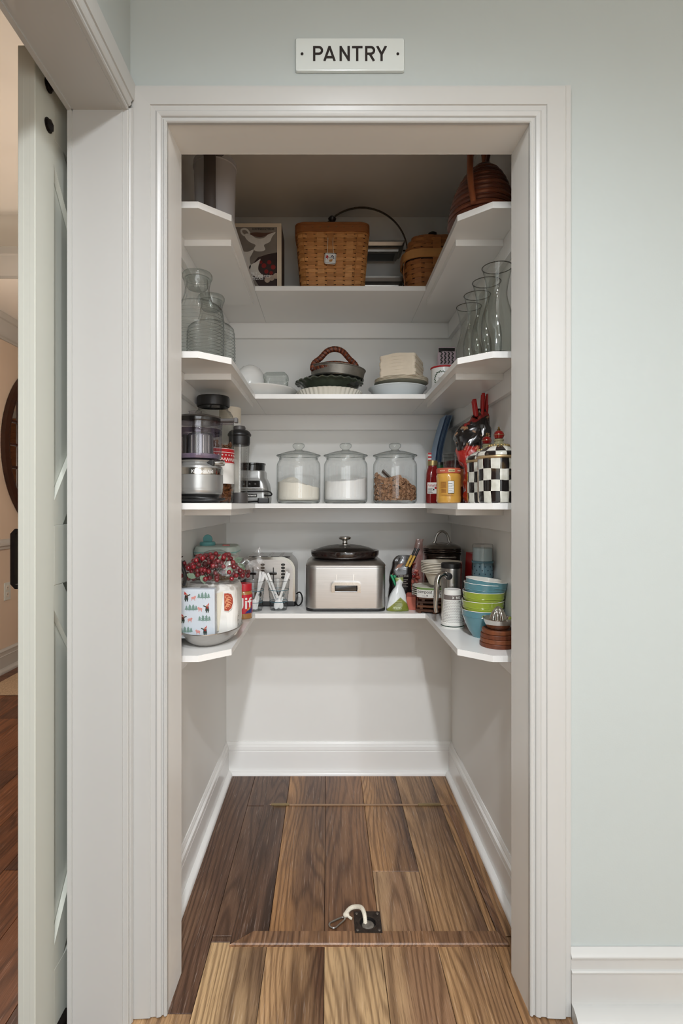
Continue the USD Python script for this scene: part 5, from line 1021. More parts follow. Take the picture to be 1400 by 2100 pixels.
# berries in a plastic bag
BZ = S4 + .178
t = thing('berry_branches', 'bunch of red artificial berries with green leaves inside the clear plastic bag', 'artificial berries', (-.335, 1.600, BZ))
BER = [mat(f'berry_{w_}', lin(*c), .12, var=.2, scale=40, coat=.6) for w_, c in (('crimson', (126, 16, 28)), ('wine', (96, 12, 24)))]
br0 = None; r2 = np.random.default_rng(5); pts_ = []
for _k in range(60000):
    if len(pts_) >= 135: break
    p = np.array([r2.uniform(-.092, .100), r2.uniform(-.060, .045), r2.uniform(.008, .078)]); top = .082 - 3.6 * (p[0] - .0)**2 * (1 if p[0] < 0 else 1.4)
    if p[2] < top and all(np.linalg.norm(p - q) > .0118 for q in pts_): pts_.append(p)
for i, p in enumerate(pts_): obj('berry', ball(.0066 + .0012 * (i % 3) / 2, *p, 2), BER[i % 2], t)
for p in pts_[::3]: obj('stem', tube(spline([p, p * np.array([.6, .6, .5]), (p[0] * .3, p[1] * .3, .004)], 8), .0010, 5), mat('twig', lin(78, 60, 40), .8), t)
LEAF = mat('sage_leaf', lin(120, 140, 116), .6, var=.2)
for (x, y, z, a) in ((-.055, -.05, .02, 20), (.055, -.05, .035, -30), (.085, -.03, .045, 40), (-.02, -.055, .012, 70), (.03, -.02, .068, 10), (.07, .0, .06, -20)):
    g = Polygon([(-.012, 0), (-.005, .006), (.003, .0065), (.013, 0), (.003, -.006), (-.005, -.0055)]); obj('leaf', mv(face(flat(g.buffer(.002), .0012)), x, y, z, rx=r2.uniform(-30, 30), ry=a), LEAF, t)
t = thing('plastic_bag', 'clear crinkled plastic bag of red berries lying on the white paper bag', 'plastic bag', (-.335, 1.600, BZ))
bgm = loft(smoothrings([bagring(.14, .10, -.002, -.012), bagring(.190, .128, .004, -.004), bagring(.2, .134, .030, .006), bagring(.165, .118, .058, .012), bagring(.10, .08, .078, .008), bagring(.03, .03, .090, 0)], 6), True, True)
obj('bag', crumple(bgm, .009, 22, 21), FILM, t, smooth=25)
nk = loft(smoothrings([bagring(.05, .05, 0), bagring(.044, .03, .03), bagring(.066, .022, .055), bagring(.074, .012, .075)], 5), False, False)
obj('gathered_end', mv(crumple(nk, .006, 40, 3), .075, -.01, .040, ry=72), FILM, t, smooth=25)
t = thing('salad_tongs', 'black plastic utensil handle poking out at the far left of the bottom shelf', 'utensil', (-.418, 1.535, S4))
obj('handle', tube(spline([(-.012, .005, .270), (-.004, .0, .250), (.008, -.005, .225), (.016, -.008, .205), (.012, -.004, .175)], 24), np.linspace(.010, .0065, 24), 12, flat=(1, .7)), BLKP, t)
for i, f in enumerate((.262, .250, .238)): obj('grip_ridge', mv(tube(circle(.0105, 0, 14), .0014, 6, True), -.008 + .006 * i, .003 - .002 * i, f, ry=-28), BLKP, t)
# tall frosted container
t = thing('frosted_container', 'tall frosted storage container with teal pour lid behind the plastic bag', 'container', (-.3715, 1.832, S4))
obj('body', loft([rrect(.115, .11, .02, 0), rrect(.12, .115, .022, .01), rrect(.128, .122, .024, .235)]), mat('frosted_plastic', lin(206, 208, 202), .45, var=.02), t)
ld = obj('lid', loft([rrect(.130, .124, .026, .236), rrect(.140, .134, .028, .238), rrect(.140, .134, .028, .250), rrect(.134, .128, .028, .262), rrect(.12, .114, .026, .266)]), mat('teal_frost', lin(176, 190, 182), .35, var=.03), t)
obj('seal_line', loft([rrect(.1415, .1355, .028, .243), rrect(.142, .136, .028, .245), rrect(.1415, .1355, .028, .247)]), mat('teal_seal', lin(120, 164, 158), .4), ld)
TEAL = mat('teal_plastic', lin(92, 150, 150), .35, var=.04)
obj('spout_cap', mv(lathe([(.001, 0), (.024, 0), (.026, .003), (.026, .010), (.023, .013), (.001, .014)], 36), x=-.030, y=-.02, z=.265), TEAL, ld)
obj('spout_tab', mv(lathe([(.015, -.003), (.016, 0), (.015, .003), (.001, .0035)], 28), rx=90, x=-.030, y=-.018, z=.286), TEAL, ld)
obj('red_button', mv(rbox(.024, .012, .004, .004, .001), x=.034, y=-.03, z=.265), mat('coral_plastic', lin(190, 84, 80), .4), ld)

# peanut butter jar
t = thing('peanut_butter_jar', 'peanut butter jar with red lid and red label on the left shelf', 'jar', (-.2985, 1.925, S4))
obj('jar', lathe([(.001, 0), (.027, 0), (.030, .003), (.0305, .012), (.0300, .02), (.0300, .078), (.0305, .088), (.028, .096), (.0245, .099), (.001, .1)], 48), mat('peanut_butter', lin(168, 118, 62), .2, var=.1, coat=.5), t)
lb = obj('label', lathe([(.0306, .020), (.0309, .020), (.0309, .086), (.0306, .086)], 48, False, False, True), mat('label_red', lin(196, 30, 48), .35, var=.03), t)
obj('lid', lathe([(.0275, .098), (.0290, .0985), (.0290, .120), (.0275, .123), (.001, .123)], 48), mat('lid_red', lin(190, 34, 46), .35, var=.03), t)
obj('lettering', wrap(text('Jif', .036, .0004, True), .0311, .30, .056, .005), PRW, lb, smooth=False)
obj('blue_patch', wrap(flat(Polygon([(.004, .021), (.034, .021), (.034, .048), (.022, .040)]), .0003), .0310, 0.15, 0, .006), mat('label_blue', lin(44, 52, 120), .35), lb, smooth=False)
obj('gold_patch', wrap(flat(Polygon([(.012, .034), (.030, .046), (.030, .040), (.016, .030)]), .0003), .0313, 0.12, 0, .006), mat('label_orange', lin(222, 140, 60), .35), lb, smooth=False)
obj('fine_print', wrap(flat(Point(-.012, .032).buffer(.003).difference(Point(-.012, .032).buffer(.0016)), .0003), .0312, .05, 0), PRW, lb, smooth=False)
t = thing('pepper_jar', 'small black jar behind the peanut butter jar', 'jar', (-.320, 2.002, S4))
obj('jar', lathe([(.001, 0), (.018, 0), (.019, .003), (.019, .118), (.001, .119)], 32), mat('dark_spice', lin(38, 30, 28), .3, var=.2), t); obj('cap', lathe([(.0195, .116), (.0200, .118), (.0200, .146), (.0185, .149), (.001, .149)], 32), BLKP, t)
# toaster
TLX, TRX = -.335, -.1285; tw = TRX - TLX; th_ = .196
t = thing('toaster', 'brushed steel four-slot toaster at the back left of the bottom shelf', 'toaster', ((TLX + TRX) / 2, 2.130, S4))
def tprof(w_, h_, r, z0=0): return union_all([sbox(-w_/2, z0, w_/2, h_ - r), sbox(-w_/2 + r, z0, w_/2 - r, h_), Point(-w_/2 + r, h_ - r).buffer(r, 12), Point(w_/2 - r, h_ - r).buffer(r, 12)])
obj('body', face(flat(tprof(tw, th_, .052, .022), .205), (0, .208, 0)), STEEL, t, smooth=40)
obj('front_trim', face(flat(tprof(tw, th_, .052, .022).difference(tprof(tw - .018, th_ - .010, .046, .022)), .008), (0, .007, 0)), CHROME, t, smooth=40)
obj('front_panel', face(flat(tprof(tw - .018, th_ - .010, .046, .022), .004), (0, .005, 0)), STEELH, t, smooth=40)
obj('base', mv(rbox(tw + .004, .20, .022, .01, .004), y=.108), BLKP, t)
for i in range(4):
    x = -.066 + .044 * i
    obj('slot', [bx(x - .016, x + .016, .020, .190, th_ - .001, th_ + .0012, .0005)], BLKG, t, smooth=False)
for s in (-1, 1):
    x = s * .040
    obj('lever_slot', bx(x - .024, x - .020, -.0005, .004, .095, .155, .001), BLKP, t, smooth=False)
    obj('lever', mv(rbox(.030, .018, .010, .004, .003), x=x - .022, y=-.010, z=.128), BLKG, t)
    for k in range(5): obj('button', mv(lathe([(.0055, 0), (.0055, .002), (.004, .0035), (.001, .0035)], 16), s=(1.5, .9, 1), rx=90, x=x + .016, y=.002, z=.166 - .0125 * k), BLKG, t)
    obj('dial', mv(lathe([(.014, 0), (.013, .012), (.001, .013)], 28), rx=90, x=x, y=.002, z=.052), BLKG, t)
obj('power_cord', tube(spline([(.104, .03, .012), (.118, .0, .006), (.132, -.012, .03), (.122, -.004, .058), (.108, .01, .050)], 36), .0028, 8), BLKP, t)
# plastic cups with cutlery
BLP = mat('print_teal_line', lin(66, 104, 116), .4)
def cupset(x, y, lab):
    t = thing('drinking_cup', lab, 'cup', (x, y, S4), 0)
    prof = [(.0295, .001), (.031, .003), (.042, .112), (.0432, .1135)]
    obj('wall', lathe(prof, 48, False, False), GLP, t); obj('base', lathe([(.001, .004), (.029, .0035), (.0305, .0015), (.029, .0), (.001, .001)], 40), GLP, t)
    obj('rim', tube(circle(.0428, .113, 48), .0011, 6, True), glass('rim_clear', (.80, .81, .81), (.4, .4, .4), .05), t)
    for z in (.034, .078): r = .0312 + .0110 * z / .112; obj('blue_line', lathe([(r, z - .0011), (r + .0004, z - .0011), (r + .0005, z + .0011), (r + .0001, z + .0011)], 48, False, False, True), BLP, t)
    st = []
    for k in range(14):
        a, z = 2 * math.pi * k / 14 + .2 * (k % 2), .048 + .016 * (k % 2); r = .0318 + .011 * z / .112
        g = union_all([LineString([(-.0035 * math.cos(q), -.0035 * math.sin(q)), (.0035 * math.cos(q), .0035 * math.sin(q))]).buffer(.0005) for q in (.785, 2.356)]); st.append(wrap(flat(g, .0003), r, a, z))
    obj('snowflake_print', st, BLP, t, smooth=False)
def spoon(kind):
    P = spline([(0, 0, .012), (0, .001, .04), (0, .0, .09), (0, -.002, .145)], 24)
    hnd = band(P, .0085, .0020, (1, 0, 0))
    if kind == 'spoon': hd_ = mv(ball(.017, 0, 0, 0, 3, (.72, .26, 1.25)), 0, .002, .020)
    elif kind == 'knife': hd_ = mv(face(flat(Polygon([(-.004, -.002), (.005, 0), (.0055, .05), (-.004, .05)]).buffer(.0015), .0016)), 0, .001, .0)
    else: hd_ = mv(face(flat(union_all([sbox(-.010, .022, .010, .045)] + [sbox(q - .0016, 0, q + .0016, .024) for q in (-.0084, -.0028, .0028, .0084)]).buffer(.001), .0016)), 0, .001, .0)
    return [hnd], hd_
def cutlery(kind, cx, cy, dx, dy, tilt, rz, lab):
    t = thing('plastic_' + kind, lab, kind, (cx + dx, cy + dy, S4 + .006), rz, 'white plastic cutlery in the clear cups')
    h, b = spoon(kind)
    obj('handle', mv(cat_(h), ry=tilt), WPLA, t); obj('blade' if kind == 'knife' else 'tines' if kind == 'fork' else 'spoon_bowl', mv(b, ry=tilt), WPLA, t)
C1, C2 = (-.281, 2.058), (X(571, 2.068), 2.072)
cupset(*C1, 'left clear plastic cup of white cutlery, beside the peanut butter jar'); cupset(*C2, 'right clear plastic cup of white cutlery, in front of the toaster')
for (cx, cy), L, wd in ((C1, (('spoon', -.006, -.010, 20, 0), ('knife', .008, .004, 7, 6), ('knife', .002, .012, 14, -8), ('spoon', .010, -.008, -26, 12)), 'left'), (C2, (('spoon', -.011, -.012, 21, 0), ('spoon', .012, -.008, -21, 0), ('fork', -.004, .008, 15, -10), ('knife', .004, .013, -24, 10)), 'right')):
    for kind, dx, dy, tl, rz in L: cutlery(kind, cx, cy, dx, dy, tl, rz, f'white plastic {kind} leaning {"strongly " if abs(tl) > 18 else "slightly "}{"right" if tl > 0 else "left"} in the {wd} clear cup, ' + ('leftmost of its kind' if dx < .005 else 'rightmost of its kind'))

# ---------------------------------------------------------------- slow cooker
t = thing('slow_cooker', 'rectangular stainless steel slow cooker with glass lid in the middle of the bottom shelf', 'slow cooker', (X(709, 2.03), 2.155, S4))
obj('foot', mv(rbox(.300, .240, .014, .03, .004)), BLKP, t)
obj('housing', loft([rrect(.298, .252, .040, .012, 10), rrect(.302, .256, .042, .016, 10), rrect(.302, .256, .042, .163, 10), rrect(.300, .254, .042, .166, 10), rrect(.303, .257, .042, .168, 10), rrect(.303, .257, .042, .173, 10), rrect(.297, .251, .040, .178, 10), rrect(.272, .226, .045, .188, 10), rrect(.25, .2, .05, .190, 10)]), STEELH, t, smooth=30)
BRC = mat('dark_stoneware', lin(34, 24, 22), .10, var=.2, coat=.7)
cr = obj('crock', loft([circle(.108, .186, 64, 0, 0, .090), circle(.118, .190, 64, 0, 0, .100), circle(.124, .194, 64, 0, 0, .106), circle(.131, .198, 64, 0, 0, .113), circle(.1345, .206, 64, 0, 0, .1165), circle(.1355, .219, 64, 0, 0, .1175), circle(.133, .2225, 64, 0, 0, .115), circle(.125, .2225, 64, 0, 0, .107), circle(.118, .216, 64, 0, 0, .100), circle(.112, .19, 64, 0, 0, .094)], True, True), BRC, t, smooth=50)
lidp = [(.1205, .2175), (.122, .219), (.1195, .2215), (.112, .226), (.09, .234), (.062, .2405), (.034, .2440), (.014, .2450)]
ld = obj('lid', loft([circle(r, z, 64, 0, 0, r * .855) for r, z in lidp], False, False), glass('cooker_lid', (.74, .72, .70), (.20, .19, .18), .02), t)
obj('lid_rim', tube(circle(.1212, .2195, 64, 0, 0, .1036), .0022, 8, True), STEEL, ld)
obj('knob_flange', lathe([(.030, .2430), (.030, .2450), (.018, .2470), (.001, .2475)], 40), CHROME, ld)
obj('knob', lathe([(.014, .2465), (.0105, .250), (.0100, .258), (.014, .262), (.0235, .265), (.0250, .269), (.0245, .273), (.020, .2755), (.001, .2765)], 40, False), CHROME, ld)
rc_ = union_all([sbox(-.054, -.019, .054, .005), sbox(-.040, -.019, .040, .019), Point(-.040, .005).buffer(.014), Point(.040, .005).buffer(.014)])
hn = obj('handle', face(flat(rc_.difference(rc_.buffer(-.0115).union(sbox(-.0415, -.03, .0415, -.002))), .020), (0, -.128, .095)), CHROME, t, smooth=40)
obj('handle_recess', mv(rbox(.084, .006, .025, .004, .002), y=-.1285, z=.0775), BLKG, hn)
obj('handle_ledge', mv(rbox(.100, .010, .004, .002, .001), y=-.131, z=.0745), STEEL, hn)
for q in (-.035, .029): obj('seam_mark', bx(q - .0009, q + .0009, -.1285, -.1278, .117, .141), mat('weld_mark', lin(210, 206, 200), .2, .9), t, smooth=False)

# ---------------------------------------------------------------- bottom shelf, right
t = thing('coffee_bag', 'black foil coffee bag rolled shut beside the slow cooker', 'coffee bag', (.288, 2.165, S4))
bgm = loft(smoothrings([bagring(.080, .060, 0, 0, 0, 48, 4), bagring(.088, .066, .01, 0, 0, 48, 4), bagring(.086, .060, .10, 0, 0, 48, 4), bagring(.084, .05, .15, .006, 0, 48, 4), bagring(.074, .022, .185, .014, 0, 48, 4), bagring(.060, .010, .20, .024, -.004, 48, 4)], 5))
obj('bag', crumple(bgm, .006, 26, 31), mat('black_foil', lin(28, 22, 22), .25, var=.3, coat=.5), t, smooth=28)
obj('copper_panel', mv(face(flat(Polygon([(-.038, .12), (-.012, .165), (.012, .172), (-.02, .128)]), .0008)), 0, -.034, 0, rx=-4), mat('copper_print', lin(150, 98, 72), .35, var=.2), t, smooth=False)
obj('fine_print', [mv(face(flat(union_all([sbox(-.012, .078 + .007 * i, .026 - .006 * (i % 2), .0798 + .007 * i) for i in range(5)]), .0006)), 0, -.0355, 0), mv(face(text('COFFEE', .008, .0006, True)), .008, -.0362, .122)], mat('print_silver_grey', lin(150, 140, 132), .4), t, smooth=False)
for (nm, lab, x, y, z, a, m_, L_) in (('bag_clip', 'yellow spring clip on top of the black coffee bag', .314, 2.138, S4 + .158, 26, mat('yellow_clip', lin(206, 164, 70), .35), .050), ('bag_clip', 'slim black clip standing behind the yellow clip', .330, 2.152, S4 + .175, 24, BLKP, .06), ('bag_clip', 'green clip holding the white and green pouch shut', .2700, 2.085, S4 + .085, -24, mat('green_clip', lin(36, 150, 104), .35), .052)):
    t = thing(nm, lab, 'clip', (x, y, z))
    obj('jaw', mv(rbox(.009, .012, L_, .003, .002), ry=a, x=-.006), m_, t); obj('jaw', mv(rbox(.009, .012, L_, .003, .002), ry=a, x=.006, z=-.002), m_, t); obj('pivot', mv(trimesh.creation.cylinder(.003, .016, sections=12), rx=90, z=L_ * .4, x=L_ * .4 * math.sin(math.radians(a))), BLKP, t)
t = thing('pouch', 'white and olive-green pouch twisted shut in front of the coffee bag', 'pouch', (.2645, 2.062, S4))
bgm = loft(smoothrings([bagring(.080, .048, 0, 0, 0, 48, 3), bagring(.084, .054, .006, 0, 0, 48, 3), bagring(.070, .050, .04, 0, 0, 48, 3), bagring(.046, .034, .075, .003, 0, 48, 3), bagring(.022, .016, .098, .006), bagring(.030, .018, .112, .008), bagring(.034, .012, .124, .006)], 6))
if True:
    nd = {'tc': ('texture_coordinate', {}), 'sp': ('separate_xyz', {}), 'a': ('math', {'math_type': 'absolute'}), 'b': ('math', {'math_type': 'multiply_add', 'value2': .9}), 's': ('math', {'math_type': 'subtract', 'value2': .008}), 'r': ('rgb_ramp', {'ramp': [(0, lin(110, 120, 40)), (.040, lin(126, 132, 50)), (.052, lin(140, 146, 70)), (.053, lin(226, 230, 230)), (.118, lin(216, 220, 220)), (.122, lin(150, 160, 100)), (.16, lin(120, 132, 70))]}), 'p': ('principled_bsdf', {'roughness': .3, 'coat_weight': .3})}
    PM = usdkit.material(stage, '/World/Looks/olive_pouch', nd, [('tc.object', 'sp.vector'), ('sp.x', 's.value1'), ('s.value', 'a.value1'), ('a.value', 'b.value1'), ('sp.z', 'b.value3'), ('b.value', 'r.fac'), ('r.color', 'p.base_color')], surface='p.BSDF')
obj('pouch', crumple(bgm, .004, 34, 41), PM, t, smooth=28)
obj('fine_print', mv(face(flat(union_all([sbox(-.012, .026 + .005 * i, .012, .0272 + .005 * i) for i in range(3)] + [LineString(spline([(-.020 + .006*i, .012, 0), (-.017 + .006*i, .018, 0), (-.014 + .006*i, .012, 0)], 6)[:, :2]).buffer(.0009) for i in range(5)]), .0006)), 0, -.0285, 0), mat('print_pale_green', lin(214, 222, 180), .4), t, smooth=False)
t = thing('candy_bag', 'clear bag of salmon-pink sweets leaning by the paper bowls', 'candy bag', (.352, 2.215, S4))
bgm = loft(smoothrings([bagring(.056, .05, 0), bagring(.066, .06, .02), bagring(.070, .06, .10), bagring(.062, .045, .16, .006), bagring(.036, .018, .22, .016), bagring(.030, .006, .262, .024)], 5))
obj('bag', crumple(bgm, .005, 28, 51), glass('pink_film', (.93, .76, .74), (.66, .46, .44), .1, 1.5, var=.5), t, smooth=26)
SWT = [mat('salmon_sweet', lin(204, 124, 106), .35, var=.1), mat('red_sweet', lin(150, 44, 44), .3, var=.2)]
for i in range(34):
    a = rng.uniform(0, 2 * math.pi); z = .012 + .0042 * i; r_ = .020 * (1 - z / .3); obj('sweet', mv(rbox(.020, .015, .013, .005, .004), r_ * math.cos(a), r_ * math.sin(a) - .004, z, rng.uniform(-30, 30), rng.uniform(-30, 30), rng.uniform(0, 180)), SWT[1 if z > .10 and i % 3 else 0], t)
t = thing('salmon_box', 'small salmon-coloured box in front of the pink candy bag', 'box', (.3215, 2.085, S4), -16)
obj('box', rbox(.036, .03, .062, .002, .0015), mat('salmon_card', lin(196, 108, 88), .5, var=.05), t); obj('side_flap', bx(-.018, .018, -.0158, -.015, .05, .0615), mat('salmon_card_dark', lin(150, 70, 58), .5), t, smooth=False)
# pot
t = thing('stock_pot', 'dark metal pot with domed glass lid in the back right corner', 'pot', (.4545, 2.160, S4))
obj('body', lathe([(.001, 0), (.064, 0), (.068, .004), (.070, .02), (.070, .198), (.072, .203), (.0735, .205), (.0735, .210), (.070, .212), (.001, .21)], 56), mat('dark_pot_metal', lin(70, 58, 52), .22, .85, var=.08), t)
for i, z in enumerate((.214, .222)): obj('rim_ring', lathe([(.070, z), (.0735, z + .001), (.0742, z + .0035), (.0735, z + .006), (.070, z + .007)], 56, False, False, True), mat('dark_pot_metal', None), t)
ld = obj('lid', lathe([(.0725, .230), (.074, .232), (.072, .236), (.06, .243), (.04, .249), (.001, .252)], 56, False), mat('smoked_lid', lin(92, 84, 74), .1, .3, var=.1, coat=.8), t)
obj('handle', tube(spline([(-.036, 0, .246), (-.030, 0, .252), (-.024, 0, .272), (-.012, 0, .291), (0, 0, .296), (.012, 0, .291), (.024, 0, .272), (.030, 0, .252), (.036, 0, .246)], 40), .0048, 10), STEEL, ld)
obj('side_handle', tube(spline([(-.034, -.066, .198), (-.032, -.084, .199), (.0, -.094, .199), (.032, -.084, .199), (.034, -.066, .198)], 30), .0045, 10), STEEL, t)
# wooden trivets, plates, bowls
WD = [mat(f'walnut_block_{w_}', lin(*c), .45, var=.25, scale=30, stretch=(1, 8, 8), bump=.1) for w_, c in (('dark', (84, 50, 32)), ('mid', (116, 72, 44)))]
for i in range(4):
    t = thing('wooden_trivet', ['lowest slatted walnut trivet under the plate pack', 'second slatted walnut trivet from the bottom', 'third slatted walnut trivet from the bottom', 'top slatted walnut trivet right under the plate pack'][i], 'trivet', (.380 + .003 * (i % 2), 2.035 - .002 * i, S4 + .0158 * i), -22 + 5 * i, 'stacked walnut trivets')
    for k in range(5): obj('slat', mv(rbox(.086, .0135, .0085, .001, .001), y=-.034 + .017 * k, z=.0065), WD[(k + i) % 2], t, smooth=False)
    for k in (-1, 1): obj('runner', mv(rbox(.012, .080, .0068, .001, .0008), x=k * .028), WD[0], t, smooth=False)
t = thing('plate_pack', 'shrink-wrapped pack of white compostable plates with green band on the wooden trivets', 'paper plates', (.3785, 1.996, S4 + .0655))
for i in range(5): obj('plate', lathe([(.001, .001), (.046, 0), (.052, .003), (.0655, .009), (.0675, .0095), (.0672, .0115), (.052, .006), (.001, .003)], 56).apply_translation((0, 0, .0072 * i)), mat('bagasse', lin(222, 218, 204), .7, var=.03), t)
lb = obj('label_band', wrap(flat(sbox(-.055, .004, .055, .0395), .0006), .0684, -.18, 0, .008), PRW, t, smooth=False, label='white and green paper band')
obj('green_edge', wrap(flat(sbox(-.055, .032, .055, .0392).union(sbox(.051, .004, .055, .0392)), .0004), .0690, -.18, 0, .008), mat('print_leaf_green', lin(112, 140, 80), .5), lb, smooth=False)
obj('lettering', wrap(text('compost', .010, .0004, True), .0690, -.52, .023, .006), PRG, lb, smooth=False); obj('lettering', wrap(text('20', .014, .0004, False), .0690, .24, .022, .006), PRG, lb, smooth=False)
obj('fine_print', wrap(flat(union_all([Point(-.012, .0115).buffer(.0028), Point(.012, .010).buffer(.0034), sbox(-.03, .009, -.018, .0105)]), .0004), .0690, -.2, 0, .006), PRG, lb, smooth=False)
obj('wrap_film', lathe([(.05, .044), (.060, .050), (.069, .040), (.0705, .006), (.05, .0)], 48, False, False), FILM, t)
t = thing('paper_bowl_stack', 'stack of unbleached paper bowls on the shrink-wrapped plates', 'paper bowls', (.4145, 1.982, S4 + .1105))
for i in range(7): obj('paper_bowl', lathe([(.001, .001), (.040, 0), (.044, .003), (.060, .040), (.0715, .0455), (.0735, .0465), (.0735, .0495), (.070, .0495), (.058, .042), (.042, .006), (.001, .003)], 56).apply_translation((0, 0, .0058 * i)), mat('unbleached_paper', lin(214, 206, 190), .75, var=.03), t)
# steel carafe
t = thing('steel_mug', 'tall steel travel mug with black lid and chrome loop handle', 'travel mug', (X(925, 1.862), 1.862, S4))
obj('body', lathe([(.001, 0), (.031, 0), (.0335, .003), (.034, .02), (.034, .180), (.033, .186), (.001, .187)], 48), STEEL, t, smooth=40)
obj('lid', lathe([(.033, .1845), (.0348, .186), (.0348, .198), (.032, .202), (.001, .203)], 48), BLKP, t)
obj('handle', tube(spline([(-.020, -.026, .158), (-.034, -.034, .168), (-.050, -.040, .160), (-.058, -.042, .130), (-.061, -.042, .085), (-.061, -.041, .050), (-.059, -.040, .040)], 44), np.r_[np.full(22, .0095), np.linspace(.0095, .006, 22)], 12), CHROME, t)
obj('handle_socket', mv(lathe([(.013, 0), (.012, .012), (.001, .013)], 24), rx=90, x=-.016, y=-.024, z=.160), BLKP, t)
# paper cups
CVX = mat('paper_cup_white', lin(236, 234, 228), .6, var=.01)
t = thing('paper_cup_stack', 'stack of upside-down white paper cups with grey zigzag print and a NO band', 'paper cups', (X(927, 1.79), 1.787, S4))
obj('outer_cup', lathe([(.0365, .0), (.0372, .002), (.0362, .004), (.0358, .010), (.0272, .121), (.0262, .1235), (.0255, .122), (.001, .121)], 56, False), CVX, t)
for i in range(5): z = .0035 + .0032 * i; r = .0362 - .0007 * i * 0; obj('cup_rim', tube(circle(.0366 - .00025 * i, z, 48), .0017, 8, True), [CVX, mat('dark_green_rim', lin(60, 76, 68), .5)][i % 2 if i < 3 else 0], t)
def cone_wrap(g, z0, z1, r0, r1, a0=0.0, th=.0004):
    m = fine(flat(g, th), .005); v = m.vertices; f = (v[:, 1] - z0) / (z1 - z0); R_ = r0 + (r1 - r0) * f + v[:, 2] + .0003; a = v[:, 0] / .034 + a0
    return trimesh.Trimesh(np.stack([R_ * np.sin(a), -R_ * np.cos(a), v[:, 1]], 1), m.faces, process=False)
zig = []
for k in range(15):
    zz_ = .016 + .005 * k; zig.append(LineString([(-.045 + .003 * i, zz_ + (.0012 if i % 2 else -.0012)) for i in range(31)]).buffer(.00055, cap_style='flat'))
obj('zigzag_print', cone_wrap(union_all(zig), .010, .121, .0358, .0272), mat('print_zigzag', lin(168, 164, 160), .6), t, smooth=False)
bd2 = obj('grey_band', cone_wrap(sbox(-.05, .092, .05, .107), .010, .121, .0358, .0272, 0, .0003), mat('print_charcoal', lin(112, 102, 98), .6), t, smooth=False)
def ctext(s, h, a, z): m = text(s, h, .0003, True); m.apply_translation((0, z, 0)); m = fine(m, .004); v = m.vertices; f = (v[:, 1] - .010) / .111; R_ = .0358 - .0086 * f + v[:, 2] + .0008; aa = v[:, 0] / .0295 + a; return trimesh.Trimesh(np.stack([R_ * np.sin(aa), -R_ * np.cos(aa), v[:, 1]], 1), m.faces, process=False)
obj('lettering', ctext('NO', .0075, .42, .0995), PRW, bd2, smooth=False); obj('lettering', ctext('X', .0075, -.15, .0995), PRW, bd2, smooth=False); obj('lettering', ctext('NO', .0045, .62, .0865), PRG, t, smooth=False)
t = thing('red_folder', 'thin red box standing between the travel mug and the blue plastic cups', 'box', (.5035, 1.925, S4), 0)
obj('box', mv(rbox(.026, .10, .230, .002, .0015), ry=3), mat('red_card', lin(176, 28, 32), .35, var=.05), t)
# blue cups
t = thing('plastic_cup_stack', 'tall stack of upside-down clear plastic cups with blue star print', 'plastic cups', (.4995, 1.752, S4))
ct = [(.0355, .0), (.0372, .002), (.0355, .004)]
n_ = 9
for i in range(n_):
    z = .0085 * i; tp = .275 - .0085 * (n_ - 1 - i)
    obj('cup_rim', tube(circle(.0364 - .0002 * i, z + .003, 48), .0014, 8, True), glass('cup_rim_clear', (.66, .72, .74), (.28, .32, .34), .05), t)
obj('outer_cup', lathe([(.0372, .07), (.0325, .270), (.0310, .2745), (.001, .2735)], 56, False), GLP, t)
obj('printed_sleeve', lathe([(.0362, .095), (.0328, .222)], 56, False, False), glass('blue_print_clear', (.50, .63, .68), (.30, .42, .48), .08), t)
for z in (.100, .218): r = .0372 - .0047 * (z - .07) / .2; obj('blue_line', lathe([(r, z - .003), (r + .0006, z - .003), (r + .0005, z + .003), (r - .0002, z + .003)], 56, False, False, True), mat('print_slate_blue', lin(84, 122, 136), .4), t)
stp = [wrap(flat(Point(0, 0).buffer(.0021, 2), .0003), .0374 - .0047 * (z - .07) / .2, a + (.26 if r_ % 2 else 0), z) for r_, z in enumerate(np.arange(.112, .212, .0115)) for a in np.arange(-1.6, 1.6, .52)]
obj('star_print', stp, mat('print_navy_star', lin(36, 58, 74), .4), t, smooth=False)
obj('inner_cups', lathe([(.0340, .004), (.0335, .07), (.0298, .262), (.001, .263)], 48, False), mat('frosted_cups', lin(176, 192, 196), .5, var=.05), t)
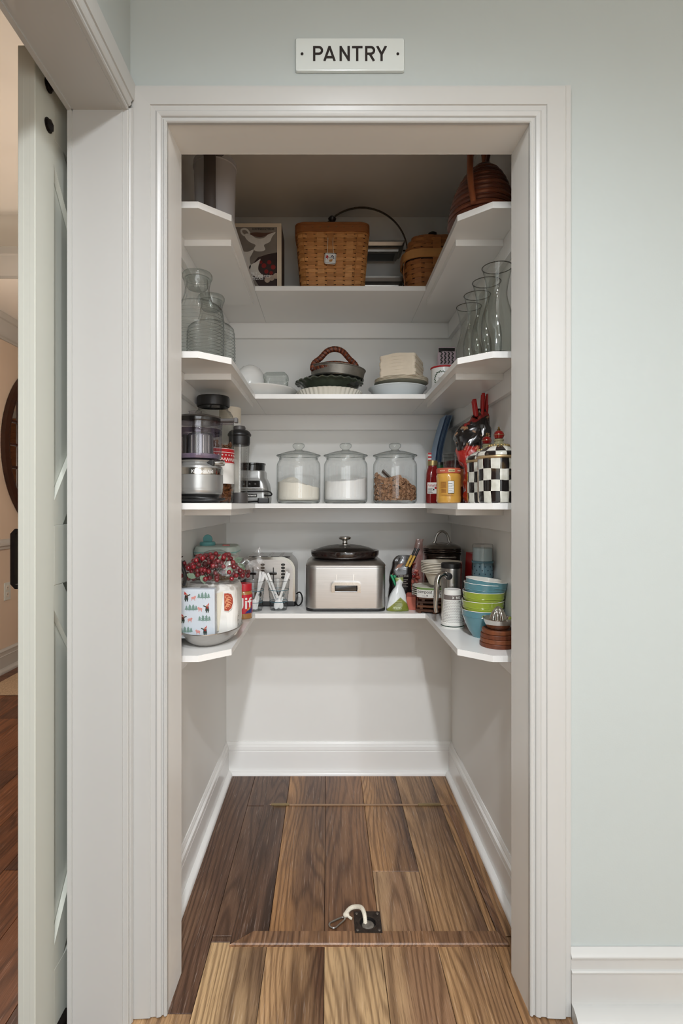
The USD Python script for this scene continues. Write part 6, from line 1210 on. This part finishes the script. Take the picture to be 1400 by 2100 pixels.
# bowls
BB = mat('teal_blue_glaze', lin(92, 140, 150), .18, var=.10, scale=30, coat=.5); BG = mat('lime_glaze', lin(154, 172, 62), .18, var=.08, scale=30, coat=.5); BW = mat('white_glaze', lin(236, 234, 226), .15, var=.01, coat=.5)
bowl_p = [(.001, .003), (.026, .003), (.0275, .0), (.0305, .0), (.032, .004), (.0425, .020), (.0530, .044), (.0585, .060), (.0592, .0625), (.0620, .080), (.0632, .0835)]
bowl_in = [(.0630, .0835), (.0628, .085), (.0608, .0845), (.0565, .064), (.050, .044), (.038, .02), (.026, .008), (.001, .006)]
BOX_, BOY = .4725, 1.657
for i, (m_, z, tx, lab) in enumerate(((BB, 0, 0, 'lowest and largest-looking blue bowl at the bottom of the bowl stack'), (BG, .0275, 0, 'lower lime-green bowl nested in the bottom blue bowl'), (BG, .0545, 1.0, 'upper lime-green bowl in the bowl stack'), (BB, .0790, 3.0, 'second blue bowl from the top of the stack, above the green ones'), (BB, .0890, 6.5, 'topmost blue bowl, tilted, showing its white inside'))):
    t = thing('glazed_bowl', lab, 'bowl', (BOX_ + .0008 * i, BOY, S4 + z), 0, 'stack of glazed bowls')
    a = obj('bowl', mv(lathe(bowl_p, 64, True, False), ry=tx), m_, t, smooth=40); obj('inside', mv(lathe(bowl_in, 64, False, True), ry=tx), BW, t, smooth=50, label='white glazed inside and rim')
    obj('ridge', mv(tube(circle(.0600, .066, 56), .0012, 6, True), ry=tx), m_, t)
# juicer on coasters
CO = (.4848, 1.549)
for i in range(4):
    t = thing('wooden_coaster', ['lowest round wooden coaster under the juicer', 'second round wooden coaster from the bottom under the juicer', 'third round wooden coaster from the bottom under the juicer', 'top round wooden coaster directly under the juicer'][i], 'coaster', (CO[0] + .0012 * (i % 2), CO[1], S4 + .0123 * i), 37 * i, 'round wooden coasters')
    r = (.0500, .0495, .0475, .0450)[i]; obj('disc', lathe([(.001, 0), (r - .001, 0), (r, .0012), (r, .0105), (r - .001, .0118), (r - .004, .0120), (r - .006, .0108), (.001, .0108)], 56), mat(f'acacia_{i % 2}', lin(*((104, 54, 32), (122, 68, 40))[i % 2]), .4, var=.25, scale=26, stretch=(1, 7, 1)), t)
    obj('grain_ring', lathe([(r - .010, .0109), (r - .010, .0114), (r - .012, .0114), (r - .012, .0109)], 40, False, False, True), mat('acacia_dark', lin(74, 38, 24), .5, var=.2), t)
t = thing('citrus_juicer', 'polished metal citrus juicer on the stack of wooden coasters', 'juicer', (CO[0] + .001, CO[1], S4 + .0493))
obj('dish', lathe([(.001, .001), (.024, .0), (.030, .002), (.0385, .016), (.0425, .027), (.0445, .0285), (.0445, .030), (.0415, .0295), (.036, .017), (.026, .007), (.001, .006)], 56), CHROME, t)
nn = 120; a_ = np.arange(nn) * 2 * math.pi / nn
obj('reamer', loft([np.c_[r * (1 + .10 * e * np.cos(10 * a_)) * np.cos(a_), r * (1 + .10 * e * np.cos(10 * a_)) * np.sin(a_), np.full(nn, z)] for r, z, e in ((.027, .0062, .5), (.0255, .016, 1), (.0225, .030, 1), (.0175, .044, 1), (.0110, .055, .9), (.005, .061, .5), (.001, .063, 0))], False), CHROME, t, smooth=60)
obj('strainer', lathe([(.027, .0125), (.036, .0175), (.036, .0185), (.027, .0137)], 48, False, False, True), STEEL, t)
obj('spout', mv(rbox(.016, .010, .006, .003, .001), x=.018, y=-.040, z=.026), CHROME, t)
